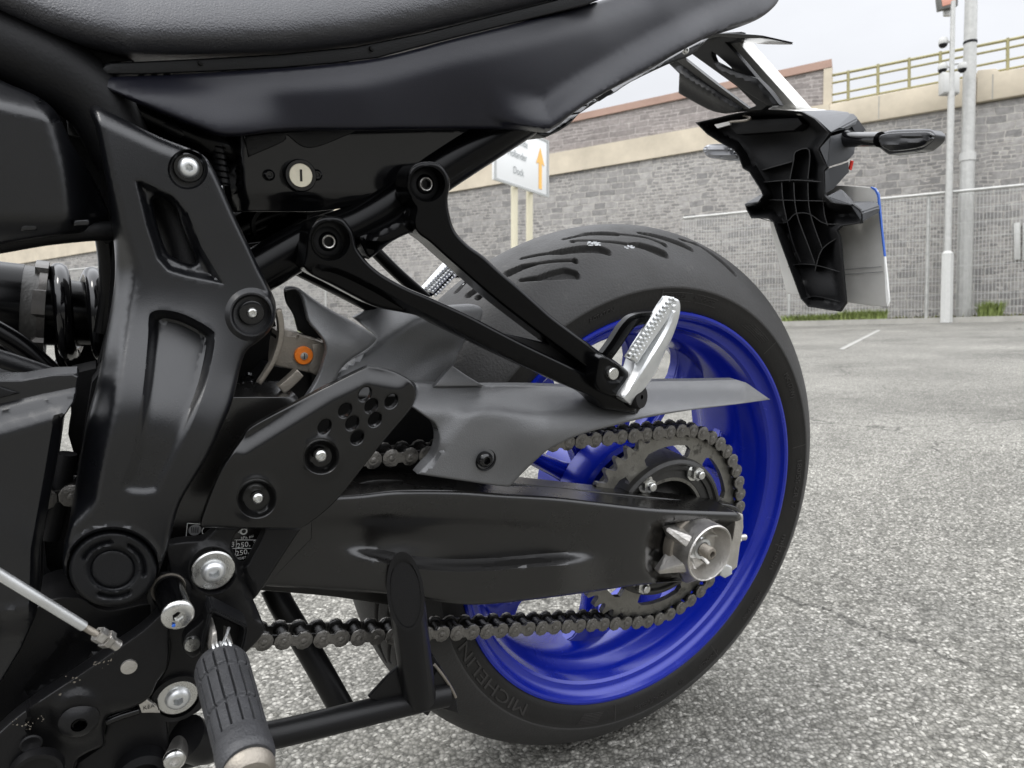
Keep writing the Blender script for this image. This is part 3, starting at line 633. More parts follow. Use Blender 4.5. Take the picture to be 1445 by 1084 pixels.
# ------------------------------------------------------------------ rear subframe, passenger peg brackets
sub = tube('subframe_rail', [K(280, 430, -.10), K(360, 385, -.10), K(430, 345, -.10), K(500, 320, -.10), K(560, 285, -.10), K(610, 247, -.10), K(700, 190, -.10), K(800, 130, -.09)], [.0165, .0165, .0165, .0160, .0170, .0175, .0170, .016], M['satin'], bike, 28, 8)
tube('upper_rail', [K(300, 345, -.03), K(380, 305, -.03), K(430, 292, -.03), K(480, 250, -.03)], .016, M['satin'], sub, 20)
lathe('rail_boss', K(383, 320, -.045), AX, [(.017, -.02), (.017, .0), (.0155, .002), (.0125, .002), (.0120, -.004), (0, -.004)], M['satin'], sub, 36)
tube('brake_hose', [K(350, 345, -.05), K(385, 338, -.05), K(402, 318, -.05), K(415, 306, -.05), K(432, 302, -.05)], .0035, M['gloss'], sub, 12)
tube('rail_clamp', [K(392, 330, -.055), K(404, 326, -.055), K(420, 312, -.055), K(430, 313, -.055)], .0055, M['satin'], sub, 12)
tube('inner_cross_tube', [K(420, 372, -.06), K(475, 400, -.055), K(540, 434, -.05), K(600, 462, -.05)], .0095, M['satin'], sub, 18)
tube('far_stay', [K(525, 350, .02), K(560, 385, .03), K(600, 420, .04)], .006, M['satin'], sub, 14)
def bracket_y(P):
    x, y = P[:, 0], P[:, 1]; return -.150 - .035 * ss(460, 880, x)
A1 = sm([(433, 339), (436, 323), (448, 309), (466, 305), (484, 309), (497, 325), (501, 340), (505, 352), (519, 370), (541, 388), (574, 406), (605, 419), (660, 444), (700, 465), (743, 487), (800, 514), (842, 535, 1), (880, 560, 1), (897, 567, 1), (898, 583, 1), (852, 577, 1), (834, 560), (804, 547), (760, 527), (712, 505), (633, 467), (590, 446), (532, 434), (500, 419), (470, 403), (440, 388), (427, 376, 1), (431, 360)], 5)
def recess(P, cx, cy, r, d): return d * ss(-1.2, 1.2, r - np.hypot(P[:, 0] - cx, P[:, 1] - cy))
lowline = sm([(428, 372), (470, 376), (520, 398), (580, 432), (640, 462), (712, 500), (804, 543)], 5, False)
pb = field('passenger_peg_bracket', A1, lambda P: bracket_y(P) + recess(P, 466, 340, 27, .012) + .010 * ss(0, 9, lside(P, lowline)) * (1 - ss(560, 760, P[:, 0])) * ss(425, 470, P[:, 0]) + .006 * ss(2, 14, ldist(P, A1[18:44]) - 0) * (P[:, 0] > 520) * 0, .022, M['satin'], bike, step=6, edge=(5, .0045), lines=[ell(466, 340, 28.3, n=60), ell(466, 340, 25.7, n=60), lowline, off(lowline, 4), off(lowline, 9)])
A2 = sm([(573, 262), (575, 245), (586, 232), (603, 228), (620, 231), (631, 243), (635, 260), (632, 280), (634, 300), (642, 325), (660, 345), (682, 361), (705, 382), (730, 403), (757, 427), (782, 449), (828, 483), (852, 501, 1), (864, 510, 1), (856, 530, 1), (843, 532, 1), (800, 500), (782, 487), (743, 458), (697, 422), (651, 382), (628, 362), (606, 342), (590, 330), (583, 315), (586, 295), (578, 280)], 5)
field('upper_arm', A2, lambda P: -.145 - .038 * ss(600, 860, P[:, 0]) + recess(P, 603, 260, 24, .012), .022, M['satin'], pb, step=6, edge=(5, .0045), lines=[ell(603, 260, 25.3, n=60), ell(603, 260, 22.7, n=60)])
field('arm_bridge', sm([(503, 334, 1), (530, 322), (560, 305), (575, 291, 1), (596, 300, 1), (606, 340, 1), (583, 329), (555, 340), (533, 357), (520, 366, 1)], 4), lambda P: -.136 + .008 * ss(0, 14, 20 - sdist(P, sm([(503, 334), (575, 291), (600, 335), (530, 362)], 2, True))), .02, M['satin'], pb, step=7, edge=(4, .004))
field('arm_web', [(700, 468), (782, 487), (790, 480), (848, 528), (860, 545), (842, 548), (740, 500)], -.160, .006, M['plastic'], pb, step=10, edge=(2, .001))
for bx_, by_, yy in ((463, 341, -.1385), (600, 260, -.134)):
    bolt(bx_, by_, yy, 13.5, M['gloss'], pb, .5, .35, 'bracket_bolt', 21, M['dark'])
    P = K(bx_, by_, yy); lathe('bolt_insert', P + AX * .0022, AX, [(S(6.8, P), 0), (S(8.6, P), .0004), (S(9.6, P), 0)], M['alu'], pb, 30)
cl = sm([(843, 505, 1), (852, 501), (866, 508), (888, 526), (890, 538), (885, 550), (878, 558, 1), (862, 560), (843, 550), (838, 535)], 4)
field('peg_clevis', cl, lambda P: -.196 + recess(P, 865, 528, 12, .002), .030, M['satin'], pb, step=5, edge=(5, .006))
lathe('peg_pin', K(865, 527.5, -.1965), AX, [(0, .0015), (S(8, K(865, 527, -.196)), .0015), (S(9, K(865, 527, -.196)), .0006), (S(9, K(865, 527, -.196)), -.01)], M['steel'], pb, 30)
field('clevis_foot', [(838, 548), (870, 560), (898, 568), (910, 556), (911, 566), (899, 584), (852, 578)], -.176, .024, M['satin'], pb, step=8, edge=(3, .003))
lathe('peg_washer', K(900, 560, -.188), (.35, -.93, .12), [(.002, .004), (.0095, .004), (.0105, .002), (.0105, -.004), (.0095, -.006)], M['dark'], pb, 30)
# luggage hook: a square-section loop beside the peg
def sqtube(name, pts, wd, dp, m, parent, bev=.0015):
    n = len(pts); V_, F_ = [], []
    for i, (x, y, yy) in enumerate(pts):
        a = np.array(pts[max(i - 1, 0)][:2]); b = np.array(pts[min(i + 1, n - 1)][:2]); d = (b - a) / np.linalg.norm(b - a); nn = np.array([-d[1], d[0]]) * wd / 2
        p1, p2 = K(x - nn[0], y - nn[1], yy), K(x + nn[0], y + nn[1], yy); V_ += [p1, p2, p2 + np.array([0, dp, 0]), p1 + np.array([0, dp, 0])]
    for i in range(n - 1):
        for k in range(4): F_.append((4 * i + k, 4 * i + (k + 1) % 4, 4 * i + 4 + (k + 1) % 4, 4 * i + 4 + k))
    F_ += [(3, 2, 1, 0), (4 * n - 4, 4 * n - 3, 4 * n - 2, 4 * n - 1)]
    o = mesh(name, V_, F_, m, parent); bm = bmesh.new(); bm.from_mesh(o.data); bmesh.ops.recalc_face_normals(bm, faces=bm.faces); bmesh.ops.bevel(bm, geom=[e for e in bm.edges if e.calc_face_angle(0) > .6], offset=bev, segments=2, affect='EDGES'); bm.to_mesh(o.data); bm.free()
    o.data.polygons.foreach_set('use_smooth', [True] * len(o.data.polygons)); o.data.set_sharp_from_angle(angle=.6); return o
sqtube('luggage_hook', [(*q, -.186) for q in sm([(858, 506), (872, 487), (888, 463), (903, 452), (935, 449)], 6, False)], 16, .012, M['satin'], pb, .003)
# the folded passenger peg
pg = sm([(949, 420, 1), (958, 424), (960, 436), (957, 452), (949, 475), (937, 500), (925, 526), (909, 549), (890, 572, 1), (876, 560, 1), (873, 553, 1), (889, 527), (895, 512), (900, 497), (915, 473), (929, 452), (939, 434)], 5)
mid = sm([(955, 424), (952, 444), (938, 475), (915, 512), (893, 545), (880, 562)], 5, False)
peg = field('passenger_peg', pg, lambda P: -.196 - .010 * ss(-2, 2, -lside(P, mid)) * 0 - .008 * (1 - ss(0, 16, ldist(P, mid))) + .004 * ss(4, 14, -lside(P, mid)), .012, M['bright'], bike, step=5, edge=(2.5, .002), lines=[off(mid, q_) for q_ in (-8, 0, 8)], smooth=22)
TE = []
def cone(c, r, h, ax):
    u, v, a = frame(ax); V_ = [c + r * s_ * (math.cos(t) * u + math.sin(t) * v) + a * h * k_ for k_, s_ in ((0, 1), (.5, .72), (.9, .42)) for t in np.linspace(0, 2 * math.pi, 8, endpoint=False)] + [c + a * h]
    F_ = [(l * 8 + i, l * 8 + (i + 1) % 8, (l + 1) * 8 + (i + 1) % 8, (l + 1) * 8 + i) for l in range(2) for i in range(8)] + [(16 + i, 16 + (i + 1) % 8, 24) for i in range(8)]; return V_, F_
TA, TB_ = np.array((895, 503.)), np.array((950, 424.))
for i in range(15):
    t = i / 14; q = TA + (TB_ - TA) * t + np.array([-math.sin(t * math.pi) * 1.5, 0])
    for k in (-1, 0, 1):
        s_ = (1 - t * .45); p_ = q + np.array([.82, .57]) * k * 5.2 * s_ + np.array([-.57, .82]) * (k == 0) * -2.4; TE.append(cone(K(p_[0] - 2, p_[1], -.2025 + .002 * (k + 1)), .0025 * (1 - .3 * t), .0042, (-.55, -.8, .25)))
Vt, Ft = join(TE); mesh('peg_teeth', Vt, Ft, M['bright'], peg, smooth=20)
field('tooth_bed', [(889, 506), (899, 512), (958, 428), (948, 419), (936, 436), (913, 472)], -.2015, .008, M['bright'], peg, step=8, edge=(1.5, .001))
# far passenger peg with its hook, seen under the rail
TE = []
for i in range(12):
    t = i / 11
    for k in (-1, 0, 1, 2):
        q = K(606 + 36 * t + k * 4.4, 410 - 37 * t + k * 3.2 - (k % 2) * 1.5, .190); TE.append(cone(q, .0027, .004, (-.3, -.9, .3)))
fp = field('far_passenger_peg', [(598, 408), (634, 368), (648, 376), (622, 412), (612, 416)], .192, .012, M['bright'], bike, step=8, edge=(2, .001))
Vt, Ft = join(TE); mesh('far_peg_teeth', Vt, Ft, M['bright'], fp, smooth=20)
sqtube('far_luggage_hook', [(*q, .19) for q in sm([(606, 418), (622, 404), (636, 392), (650, 389), (668, 390), (676, 396)], 5, False)], 6, .014, M['satin'], fp, .0015)
# ------------------------------------------------------------------ heel guard
hgp = sm([(514, 519), (524, 517), (545, 521), (565, 528), (580, 538), (587, 550), (585, 566), (575, 583), (545, 618), (511, 661), (482, 698), (458, 722), (434, 740), (424, 745, 1), (286, 745, 1), (284, 733), (307, 672), (325, 643), (341, 619), (352, 605), (375, 591), (420, 567), (463, 544)], 5)
def yh(P):
    x, y = P[:, 0], P[:, 1]; b = -.182 + 0 * x; b = b - .006 * ss(430, 560, x)
    sline = np.array([(341, 619), (463, 543), (516, 518), (560, 526)]); b = b + .006 * (1 - ss(0, 34, ldist(P, sline))) ** 2
    for cx, cy, r in ((453, 644, 24), (362, 703, 27)):
        d = np.hypot(P[:, 0] - cx, (P[:, 1] - cy)); b = b + .0055 * (1 - ss(r - 8, r + 1, d)) - .0012 * np.exp(-((d - r - 2) / 4) ** 2)
    return b
hh = [ell(cx, cy, 7.8, 10.6, 38, 20) for cx, cy in ((515, 556), (552, 566), (524, 572.5), (487, 579), (497, 597), (529, 592), (458, 602), (504, 617))]
hgd = field('heel_guard', hgp, yh, .004, mat('heel_guard_black', (.0028, .0027, .0027), .22, rvar=.04, vscale=12, spec=.46), bike, step=6, edge=(4, .002), holes=hh,
            lines=[ell(453, 644, r, n=40) for r in (15, 19, 23, 26, 29)] + [ell(362, 703, r, n=40) for r in (18, 22, 26, 29, 32)])
bolt(453, 643, -.181, 9.5, M['steel'], hgd, .48, .5, 'guard_bolt'); bolt(364, 703, -.180, 8.5, M['steel'], hgd, .5, .5, 'guard_bolt')
# ------------------------------------------------------------------ dark inner frame and engine mass, plus dark sheets added to close bright gaps
field('inner_frame', [(150, 120), (300, 190), (318, 300), (338, 330), (352, 378), (378, 412), (392, 470), (405, 560), (430, 640), (430, 700), (230, 830), (110, 860), (60, 880), (62, 770), (80, 740), (120, 600), (150, 470), (160, 330)], -.06, .05, M['dark'], bike, step=40, edge=None)
field('airbox_gap_fill', [(50, 110), (170, 120), (175, 330), (150, 345), (138, 332), (60, 300)], -.075, .03, M['dark'], bike, step=40, edge=None)  # dark sheet added to block the bright gap beside the air box
field('clamp_gap_fill', [(376, 515), (470, 530), (470, 600), (430, 660), (300, 680), (300, 600)], -.08, .04, M['dark'], bike, step=40, edge=None)  # dark sheet added to hide the ground showing under the clamp
field('pivot_gap_fill', [(60, 700), (72, 668), (84, 660), (104, 700), (130, 540), (160, 500), (165, 760), (100, 800), (64, 860)], -.09, .03, M['dark'], bike, step=40, edge=None)  # added dark sheet, blocks the ground seen left of the frame cover
field('side_gap_fill', [(100, 528), (135, 520), (150, 540), (126, 640), (104, 640), (96, 612), (100, 590)], -.07, .03, M['dark'], bike, step=30, edge=None)  # added dark sheet closing the same gap higher up
field('guard_hole_backing', [(440, 520), (640, 545), (680, 560), (700, 660), (440, 690)], -.085, .02, M['dark'], bike, step=40, edge=None)  # dark backing added so the heel guard's holes don't show bright
field('engine_block', [(-60, 560), (70, 560), (84, 640), (76, 690), (60, 735), (66, 800), (120, 860), (230, 840), (330, 850), (330, 930), (270, 1000), (235, 1120), (-60, 1120)], -.10, .12, M['dark'], bike, step=60, edge=None)
field('inner_bulkhead', [(300, 185), (760, 160), (700, 200), (560, 262), (440, 296), (330, 300), (318, 240)], -.07, .03, M['dark'], bike, step=40, edge=None)
# ------------------------------------------------------------------ frame cover
fc = sm([(127, 151), (135, 149), (145, 153), (186, 174), (232, 196), (274, 212), (290, 222), (300, 236), (309, 254), (332, 306), (354, 352), (366, 378), (380, 405), (389, 428), (388, 452), (378, 470), (362, 484), (349, 494), (341, 512), (328, 566), (313, 602), (291, 648), (264, 692), (252, 716), (244, 745), (236, 775), (227, 801), (216, 827), (194, 846), (166, 855), (133, 851), (106, 834), (91, 808), (89, 780), (95, 755), (103, 710), (112, 660), (123, 597), (138, 541), (148, 485), (158, 431), (163, 388), (161, 340), (155, 300), (147, 240), (135, 180), (127, 160)], 5)
slotH = sm([(216, 283), (221, 279), (231, 280), (246, 290), (255, 312), (263, 334), (277, 366), (274, 372), (267, 373), (243, 363), (234, 352), (226, 330), (219, 305)], 4)
inner = sm([(143, 158), (158, 230), (170, 280), (180, 322), (190, 352), (197, 378), (196, 405), (188, 446), (177, 514), (166, 583), (155, 635), (146, 680), (137, 714), (101, 750)], 5, False)
topl = sm([(140, 160), (186, 186), (240, 210)], 5, False)
rec1 = np.array([(189, 254), (200, 254), (246, 276), (266, 300), (285, 348), (318, 403), (262, 392), (236, 384), (220, 366), (205, 320)])
rec1d = dens(rec1.astype(float), 6)
rec2 = sm([(214, 440), (232, 437), (262, 444), (298, 464), (304, 478), (297, 520), (286, 560), (258, 630), (234, 676), (220, 699), (170, 693), (186, 640), (200, 560), (208, 480), (209, 450)], 3)
c1, c2, c3 = (265, 239), (355, 444), (159, 803)
def rd(P, c): return np.hypot(P[:, 0] - c[0], P[:, 1] - c[1])
def ring(P, cx, cy, a, b, rot=-20):
    r = math.radians(rot); x, y = P[:, 0] - cx, P[:, 1] - cy; u = x * math.cos(r) + y * math.sin(r); v = -x * math.sin(r) + y * math.cos(r); return np.sqrt((u / a) ** 2 + (v / b) ** 2), np.arctan2(v, u)
basef = rbf([(135, 155, -.147), (270, 215, -.147), (230, 250, -.149), (150, 230, -.150), (330, 330, -.148), (385, 430, -.150), (180, 330, -.152), (180, 400, -.154), (350, 440, -.152), (160, 440, -.158), (250, 440, -.156), (250, 500, -.170), (170, 520, -.176), (330, 530, -.164), (220, 580, -.187), (130, 600, -.188), (290, 600, -.183), (95, 780, -.184), (160, 800, -.185), (225, 790, -.184), (200, 700, -.189), (200, 640, -.189)])
def yfc(P):
    b = basef(P); k = lside(P, inner); b = b + .020 * ss(0, 36, k)      # left chamfer
    b = b + .006 * (1 - ss(0, 22, ldist(P, np.array([(127, 145), (186, 172), (232, 194), (276, 210)])))) 
    b = b + .007 * ss(0, 12, sdist(P, rec1)) + ss(0, 15, sdist(P, rec2)) * (.0145 - .0115 * ss(455, 640, P[:, 1]))
    b = b - .003 * (1 - ss(31, 38, rd(P, c2))) + .010 * (1 - ss(25.5, 28, rd(P, c1))) + .010 * (1 - ss(25.5, 28.5, rd(P, c2)))
    er, ea = ring(P, c3[0], c3[1], 67, 58, 0)
    b = b + .010 * (1 - ss(.93, .98, er)) - .0015 * np.exp(-((er - 1.03) / .04) ** 2)
    low = ss(690, 735, P[:, 1]); right = lside(P, np.array([(355, 500), (340, 560), (310, 622), (272, 690), (246, 760)]))
    b = b + .012 * ss(-14, 14, right * -1) * 0
    return b
fcov = field('frame_cover', fc, yfc, .012, M['cover'], bike, step=5.5, edge=(8, .006), holes=[slotH],
             lines=[ell(*c2, r, n=60) for r in (31, 34.5, 38)] + [ell(*c3, 67 * k_, 58 * k_, n=90) for k_ in (1.03,)] + [off(inner, q_) for q_ in (-5, 0, 6, 14, 26, 36)] + [off(rec2, q_, True) for q_ in (.5, 4, 8, 12, 16)] + [off(rec1d, q_, True) for q_ in (1, 5, 9, 13)] + [ell(*c1, r, n=60) for r in (25.5, 27, 28.5)] + [ell(*c2, r, n=60) for r in (25.5, 27, 28.5)] + [ell(*c3, a, b, n=90) for a, b in ((62, 53.7), (63.5, 55), (65.5, 56.5), (69, 60))] + [np.concatenate([rec2, rec2[:1]]), np.concatenate([rec1, rec1[:1]])])
def ycap(P):
    er, ea = ring(P, c3[0], c3[1], 62, 53.5, 0); y = np.full(len(P), -.1835)
    y = y - .0022 * ss(.55, .62, er) * (1 - ss(.90, 1.0, er)) + .0016 * np.exp(-((er - .50) / .025) ** 2)
    for a0 in (-2.2, -.4, 1.5): 
        d = np.abs((ea - a0 + math.pi) % (2 * math.pi) - math.pi); y = y + .0035 * np.exp(-((er - .72) / .055) ** 2) * (1 - ss(.55, .68, d))
    return y
field('pivot_cap', ell(*c3, 62, 53.5, n=80), ycap, .004, M['plastic'], fcov, step=3.2, edge=(4, .002), lines=[ell(*c3, 62 * k, 53.5 * k, n=int(110 * k)) for k in (.47, .5, .53, .56, .60, .66, .72, .78, .90, .94)])
bolt(266, 237, -.143, 14.5, M['bright'], fcov, .38, .6, 'cover_bolt', 20, M['gloss'])
b2 = bolt(356, 442, -.150, 8, M['steel'], fcov, .5, .5, 'cover_bolt', 17, M['gloss'])
lathe('bolt_dome', K(356, 443, -.143), AX, [(S(19, K(356, 443, -.15)), -.004), (S(17.5, K(356, 443, -.15)), 0), (S(14, K(356, 443, -.15)), .003), (S(8, K(356, 443, -.15)), .0046)], M['gloss'], fcov, 40)
tube('slot_tube', [K(225, 270, -.110), K(250, 320, -.115), K(268, 380, -.12)], .012, M['dark'], fcov, 16)
# ------------------------------------------------------------------ tail cowl, seat and trims
cw = sm([(127, 114, 1), (139, 109), (200, 107), (300, 102), (400, 96), (470, 90), (533, 82), (585, 70), (632, 57), (732, 32), (830, 6), (900, -16), (1000, -40), (1106, -30, 1), (1100, -2), (1088, 14), (1070, 27), (1047, 37), (1020, 46), (1000, 52), (980, 62), (950, 78), (919, 97), (880, 117), (840, 139), (805, 163), (788, 177), (771, 187, 1), (742, 184), (700, 182), (632, 182), (560, 183), (500, 184), (430, 184), (385, 186), (345, 191), (325, 192), (307, 190), (289, 183), (232, 161), (180, 139), (139, 122)], 5)
scr = sm([(676, 156), (695, 166), (730, 176), (770, 180), (790, 170), (840, 138), (900, 103), (950, 76), (1000, 50), (1060, 25), (1060, 5), (1000, 15), (950, 30), (880, 66), (800, 112), (740, 134), (700, 146)], 4)
cb = rbf([(127, 114, -.122), (300, 140, -.134), (500, 130, -.138), (700, 110, -.134), (850, 60, -.118), (950, 20, -.100), (1050, 0, -.070), (1100, -20, -.045), (400, 184, -.132), (300, 190, -.136), (640, 182, -.128), (780, 180, -.124), (880, 110, -.108), (1000, 50, -.082), (1080, 20, -.055), (500, 70, -.135), (900, -20, -.100)])
topc = sm([(139, 109), (200, 107), (300, 102), (400, 96), (470, 90), (533, 82), (585, 70), (632, 57), (732, 32), (830, 6), (900, -16)], 4, False)
lowr = sm([(676, 150), (705, 168), (740, 176), (776, 179), (800, 165), (880, 115), (1000, 50), (1080, 20)], 4, False)
lowl = sm([(150, 122), (232, 158), (300, 182), (360, 184)], 4, False)
def ycw(P):
    x, y = P[:, 0], P[:, 1]; b = cb(P)
    b = b + .006 * (1 - ss(0, 46, ldist(P, topc))) ** 1.5
    lo = ldist(P, lowl); b = b - .008 * (1 - ss(2, 60, lo)) * (1 - ss(300, 520, x))
    # scoop: the lower rear flares out so that it faces the sky
    k = lside(P, lowr); b = b - .018 * ss(-46, 0, k) * (1 - ss(0, 8, k)) * ss(680, 800, x) * (1 - ss(960, 1090, x) * .6)
    return b
cowl = field('tail_cowl', cw, ycw, .005, M['cowl'], bike, step=7, edge=(6, .005), lines=[off(lowr, q_) for q_ in (-46, -38, -30, -20, -10, -4, 0, 4, 8)] + [off(topc, q_) for q_ in (8, 16, 26)])
trim = field('cowl_trim', [(139, 105), (144, 97), (150, 89), (200, 87), (300, 82), (400, 76), (500, 66), (600, 46), (700, 21), (780, 1), (840, -16), (860, -6), (828, 7), (732, 31), (632, 56), (533, 82), (470, 90), (400, 96), (300, 101), (200, 105)], -.1225, .02, M['plastic'], cowl, step=12, edge=(2.5, .0015))
for x_, y_ in ((283, 89), (524, 69)): lathe('trim_peg', K(x_, y_, -.1225), AX, [(S(4, K(x_, y_, -.12)), -.001), (S(3.4, K(x_, y_, -.12)), .002), (0, .0024)], M['dark'], cowl, 16)
field('tail_underside', sm([(732, 184, 1), (771, 187), (790, 178), (880, 120), (960, 74), (1000, 54, 1), (975, 78), (940, 92), (890, 116), (862, 134), (836, 142), (822, 155), (800, 178), (772, 193), (765, 193)], 3), lambda P: cb(P) + .022, .05, M['plastic'], cowl, step=14, edge=(3, .003))
field('slot_vent', [(842, 138), (862, 126), (866, 130), (846, 143)], -.100, .003, M['gloss'], cowl, step=8, edge=None)
st_ = sm([(-60, -60, 1), (-60, -10), (-20, 8), (10, 24), (66, 48), (100, 60), (150, 70), (180, 78), (240, 80), (300, 79), (400, 75), (500, 64), (600, 44), (700, 20), (765, 4), (830, -16), (850, -60, 1)], 5)
ye = lambda x: np.interp(x, [-60, 0, 66, 120, 180, 300, 400, 500, 600, 700, 830], [0, 20, 50, 66, 79, 80, 76, 65, 45, 20, -14])
def yseat(P):
    d = ye(P[:, 0]) - P[:, 1]; b = -.124 - .014 * np.clip(d / 26, 0, 3) * np.exp(-np.clip(d, 0, 200) / 60) * 1.6 + .020 * ss(10, 120, d) + .010 * (1 - ss(-60, 160, P[:, 0])); return b
field('seat', st_, yseat, .05, M['seat'], bike, step=8, edge=(8, .012), lines=[np.stack([np.linspace(-50, 800, 60), ye(np.linspace(-50, 800, 60)) - q_], 1) for q_ in (14, 24, 36)])
# tank side, frame tube and air-box cover at far left
field('tank_rear_edge', sm([(-60, -5, 1), (0, 20), (66, 50), (120, 66), (170, 78), (190, 86, 1), (150, 92), (138, 108), (120, 112, 1), (80, 90), (40, 70), (0, 52), (-60, 34, 1)], 4), lambda P: -.112 - .006 * ss(0, 40, P[:, 1] - ye(P[:, 0])), .02, M['dark'], bike, step=9, edge=(4, .004))
tube('main_frame_tube', [K(-60, 30, -.100), K(10, 66, -.105), K(80, 100, -.108), K(140, 150, -.110), K(180, 230, -.110)], [.020, .021, .022, .02, .018], M['dark'], bike, 28)
tube('seat_rail', [K(100, 112, -.10), K(150, 135, -.10), K(220, 170, -.10), K(290, 200, -.10), K(330, 215, -.09)], .0105, M['satin'], sub, 20)
field('frame_gusset', [(110, 108), (160, 124), (240, 168), (300, 194), (316, 230), (300, 240), (270, 214), (180, 172), (140, 152), (126, 160), (128, 200), (96, 190), (90, 130)], -.088, .02, M['dark'], sub, step=20, edge=(3, .002))
tube('wiring', [K(222, 172, -.105), K(243, 182, -.108), K(262, 192, -.106), K(280, 206, -.100)], .004, M['plastic'], sub, 10)
tube('conduit', [K(306, 205, -.105), K(310, 225, -.105), K(312, 240, -.105), K(315, 262, -.105)], .0042, M['plastic'], sub, 14)
for k in range(7): q = K(308 + k * 1.1, 208 + k * 8.5, -.105); lathe('conduit_ring', q, (.1, 0, 1), [(.0046, -.0006), (.0052, 0), (.0046, .0006)], M['gloss'], sub, 14)
ab = sm([(-60, 80, 1), (0, 113), (40, 130), (66, 145), (84, 165), (100, 200), (125, 240), (150, 290), (157, 325), (140, 327), (100, 330), (60, 336), (0, 345), (-60, 356, 1)], 5)
abr = sm([(-60, 140), (0, 152), (40, 161), (64, 167)], 4, False); abs_ = sm([(62, 158), (72, 190), (85, 240), (92, 300), (90, 340)], 4, False)
def yab(P): return -.150 + .022 * ss(-4, 46, -lside(P, abr)) * (P[:, 0] < 90) + .030 * ss(-6, 60, -lside(P, abs_)) + .010 * ss(300, 345, P[:, 1])
air = field('air_box_cover', ab, yab, .03, M['cover'], bike, step=6, edge=(5, .004), lines=[off(abr, q_) for q_ in (4, -8, -20, -34, -46)] + [off(abs_, q_) for q_ in (6, -8, -24, -40, -60)])
for x_, y_ in ((41, 322), (115, 315)): field('cover_clip', [(x_ - 11, y_ - 4), (x_ + 11, y_ - 5), (x_ + 11, y_ + 3), (x_ - 11, y_ + 4)], -.1462, .004, M['cover'], air, step=6, edge=(1.5, .001))
tube('cover_lip', [K(-60, 352, -.125), K(0, 343, -.125), K(60, 333, -.125), K(120, 327, -.122), (K(158, 326, -.118))], .006, M['dark'], air, 12)
# ------------------------------------------------------------------ seat-lock panel
lp = field('lock_panel', sm([(300, 180, 1), (760, 172, 1), (742, 190), (690, 204), (640, 228), (600, 250), (550, 262), (500, 290), (440, 299, 1), (335, 299, 1), (326, 290), (320, 240), (316, 205, 1)], 4), lambda P: -.108 + .012 * (1 - ss(318, 348, P[:, 0])) + .006 * ss(268, 298, P[:, 1]), .02, M['gloss'], bike, step=10, edge=(3, .002))
field('panel_overlay', sm([(345, 192, 1), (400, 186), (500, 182), (480, 195), (445, 208), (425, 206), (404, 190), (400, 200), (350, 222, 1)], 4), -.1095, .002, M['plastic'], lp, step=8, edge=(2, .001))
P = K(421, 248, -.109); r_ = S(18, P)
lk = lathe('seat_lock', P, AX, [(r_ * 1.25, -.006), (r_ * 1.25, .006), (r_ * 1.15, .008), (r_ * .92, .008), (r_ * .90, .0072), (r_ * .2, .0072)], M['gloss'], lp, 40)
lathe('lock_face', P + AX * .0078, AX, [(r_ * .92, -.001), (r_ * .86, 0), (0, .0001)], M['cream'], lk, 40)
q = P + AX * .0082; prism('keyhole', [q + np.array([a * .0008, 0, b * .0040]) for a, b in ((-1, -1), (1, -1), (1, 1), (-1, 1))], (0, .0006, 0), M['gloss'], lk, 0)
for x_ in (380, 447): bolt(x_, 247, -.1105, 8, M['gloss'], lp, .5, .4, 'panel_screw')
# ------------------------------------------------------------------ shock absorber seen through the gap
shock = bpy.data.objects.new('shock_absorber', None); shock.location = (0, 0, 0); link(shock, bike)
SA, SB = K(-60, 428, .0), K(190, 450, .0); sdr = (SB - SA) / np.linalg.norm(SB - SA)
def sp(px): 
    t = (px + 60) / 250; return SA + (SB - SA) * t
rr = lambda px_: S(px_, sp(60))
lathe('shock_body', sp(-60), sdr, [(0, 0), (rr(62), 0), (rr(62), np.linalg.norm(sp(26) - sp(-60))), (rr(50), np.linalg.norm(sp(28) - sp(-60))), (rr(46), np.linalg.norm(sp(120) - sp(-60))), (rr(40), np.linalg.norm(sp(190) - sp(-60)))], M['satin'], shock, 48)
L0 = lambda a: float(np.dot(sp(a) - sp(-60), sdr))
lathe('preload_ring', sp(-60), sdr, [(rr(58), L0(20)), (rr(61), L0(23)), (rr(60), L0(40)), (rr(62), L0(52)), (rr(52), L0(54))], M['carrier'], shock, 60)
def castle():
    V_, F_ = [], []; u, v, a = frame(sdr); n = 96
    for i in range(n):
        t = 2 * math.pi * i / n; up = (i // 8) % 2; l0 = L0(42 if up else 49); r0, r1 = rr(56), rr(70 if up else 65)
        for r, l in ((r0, l0), (r1, l0), (r1, L0(60)), (r0, L0(60))): V_.append(sp(-60) + r * (math.cos(t) * u + math.sin(t) * v) + l * a)
    for i in range(n):
        j = (i + 1) % n
        for k in range(4): F_.append((4 * i + k, 4 * j + k, 4 * j + (k + 1) % 4, 4 * i + (k + 1) % 4))
    return V_, F_
V_, F_ = castle(); mesh('castle_collar', V_, F_, mat('anodised_dark', (.10, .095, .09), .35, .8, bump=.2), shock, smooth=30)
u, v, a = frame(sdr); coil = []
tf = max(np.linspace(0, 2 * math.pi, 361), key=lambda t: -(math.cos(t) * u + math.sin(t) * v)[1])
for i in range(160):
    t = tf - 2.4 + i / 159 * (2 * math.pi + 5.2); l = L0(86) + (t - tf) / (2 * math.pi) * (L0(134) - L0(86)); coil.append(sp(-60) + rr(58) * (math.cos(t) * u + math.sin(t) * v) + l * a)
tube('coil_spring', coil, rr(11.5), M['gloss'], shock, 18, spline=False)
tube('shock_hose', [K(82, 480, .0), K(84, 505, 0), K(92, 522, .0), K(96, 540, 0)], rr(5), M['satin'], shock, 12)
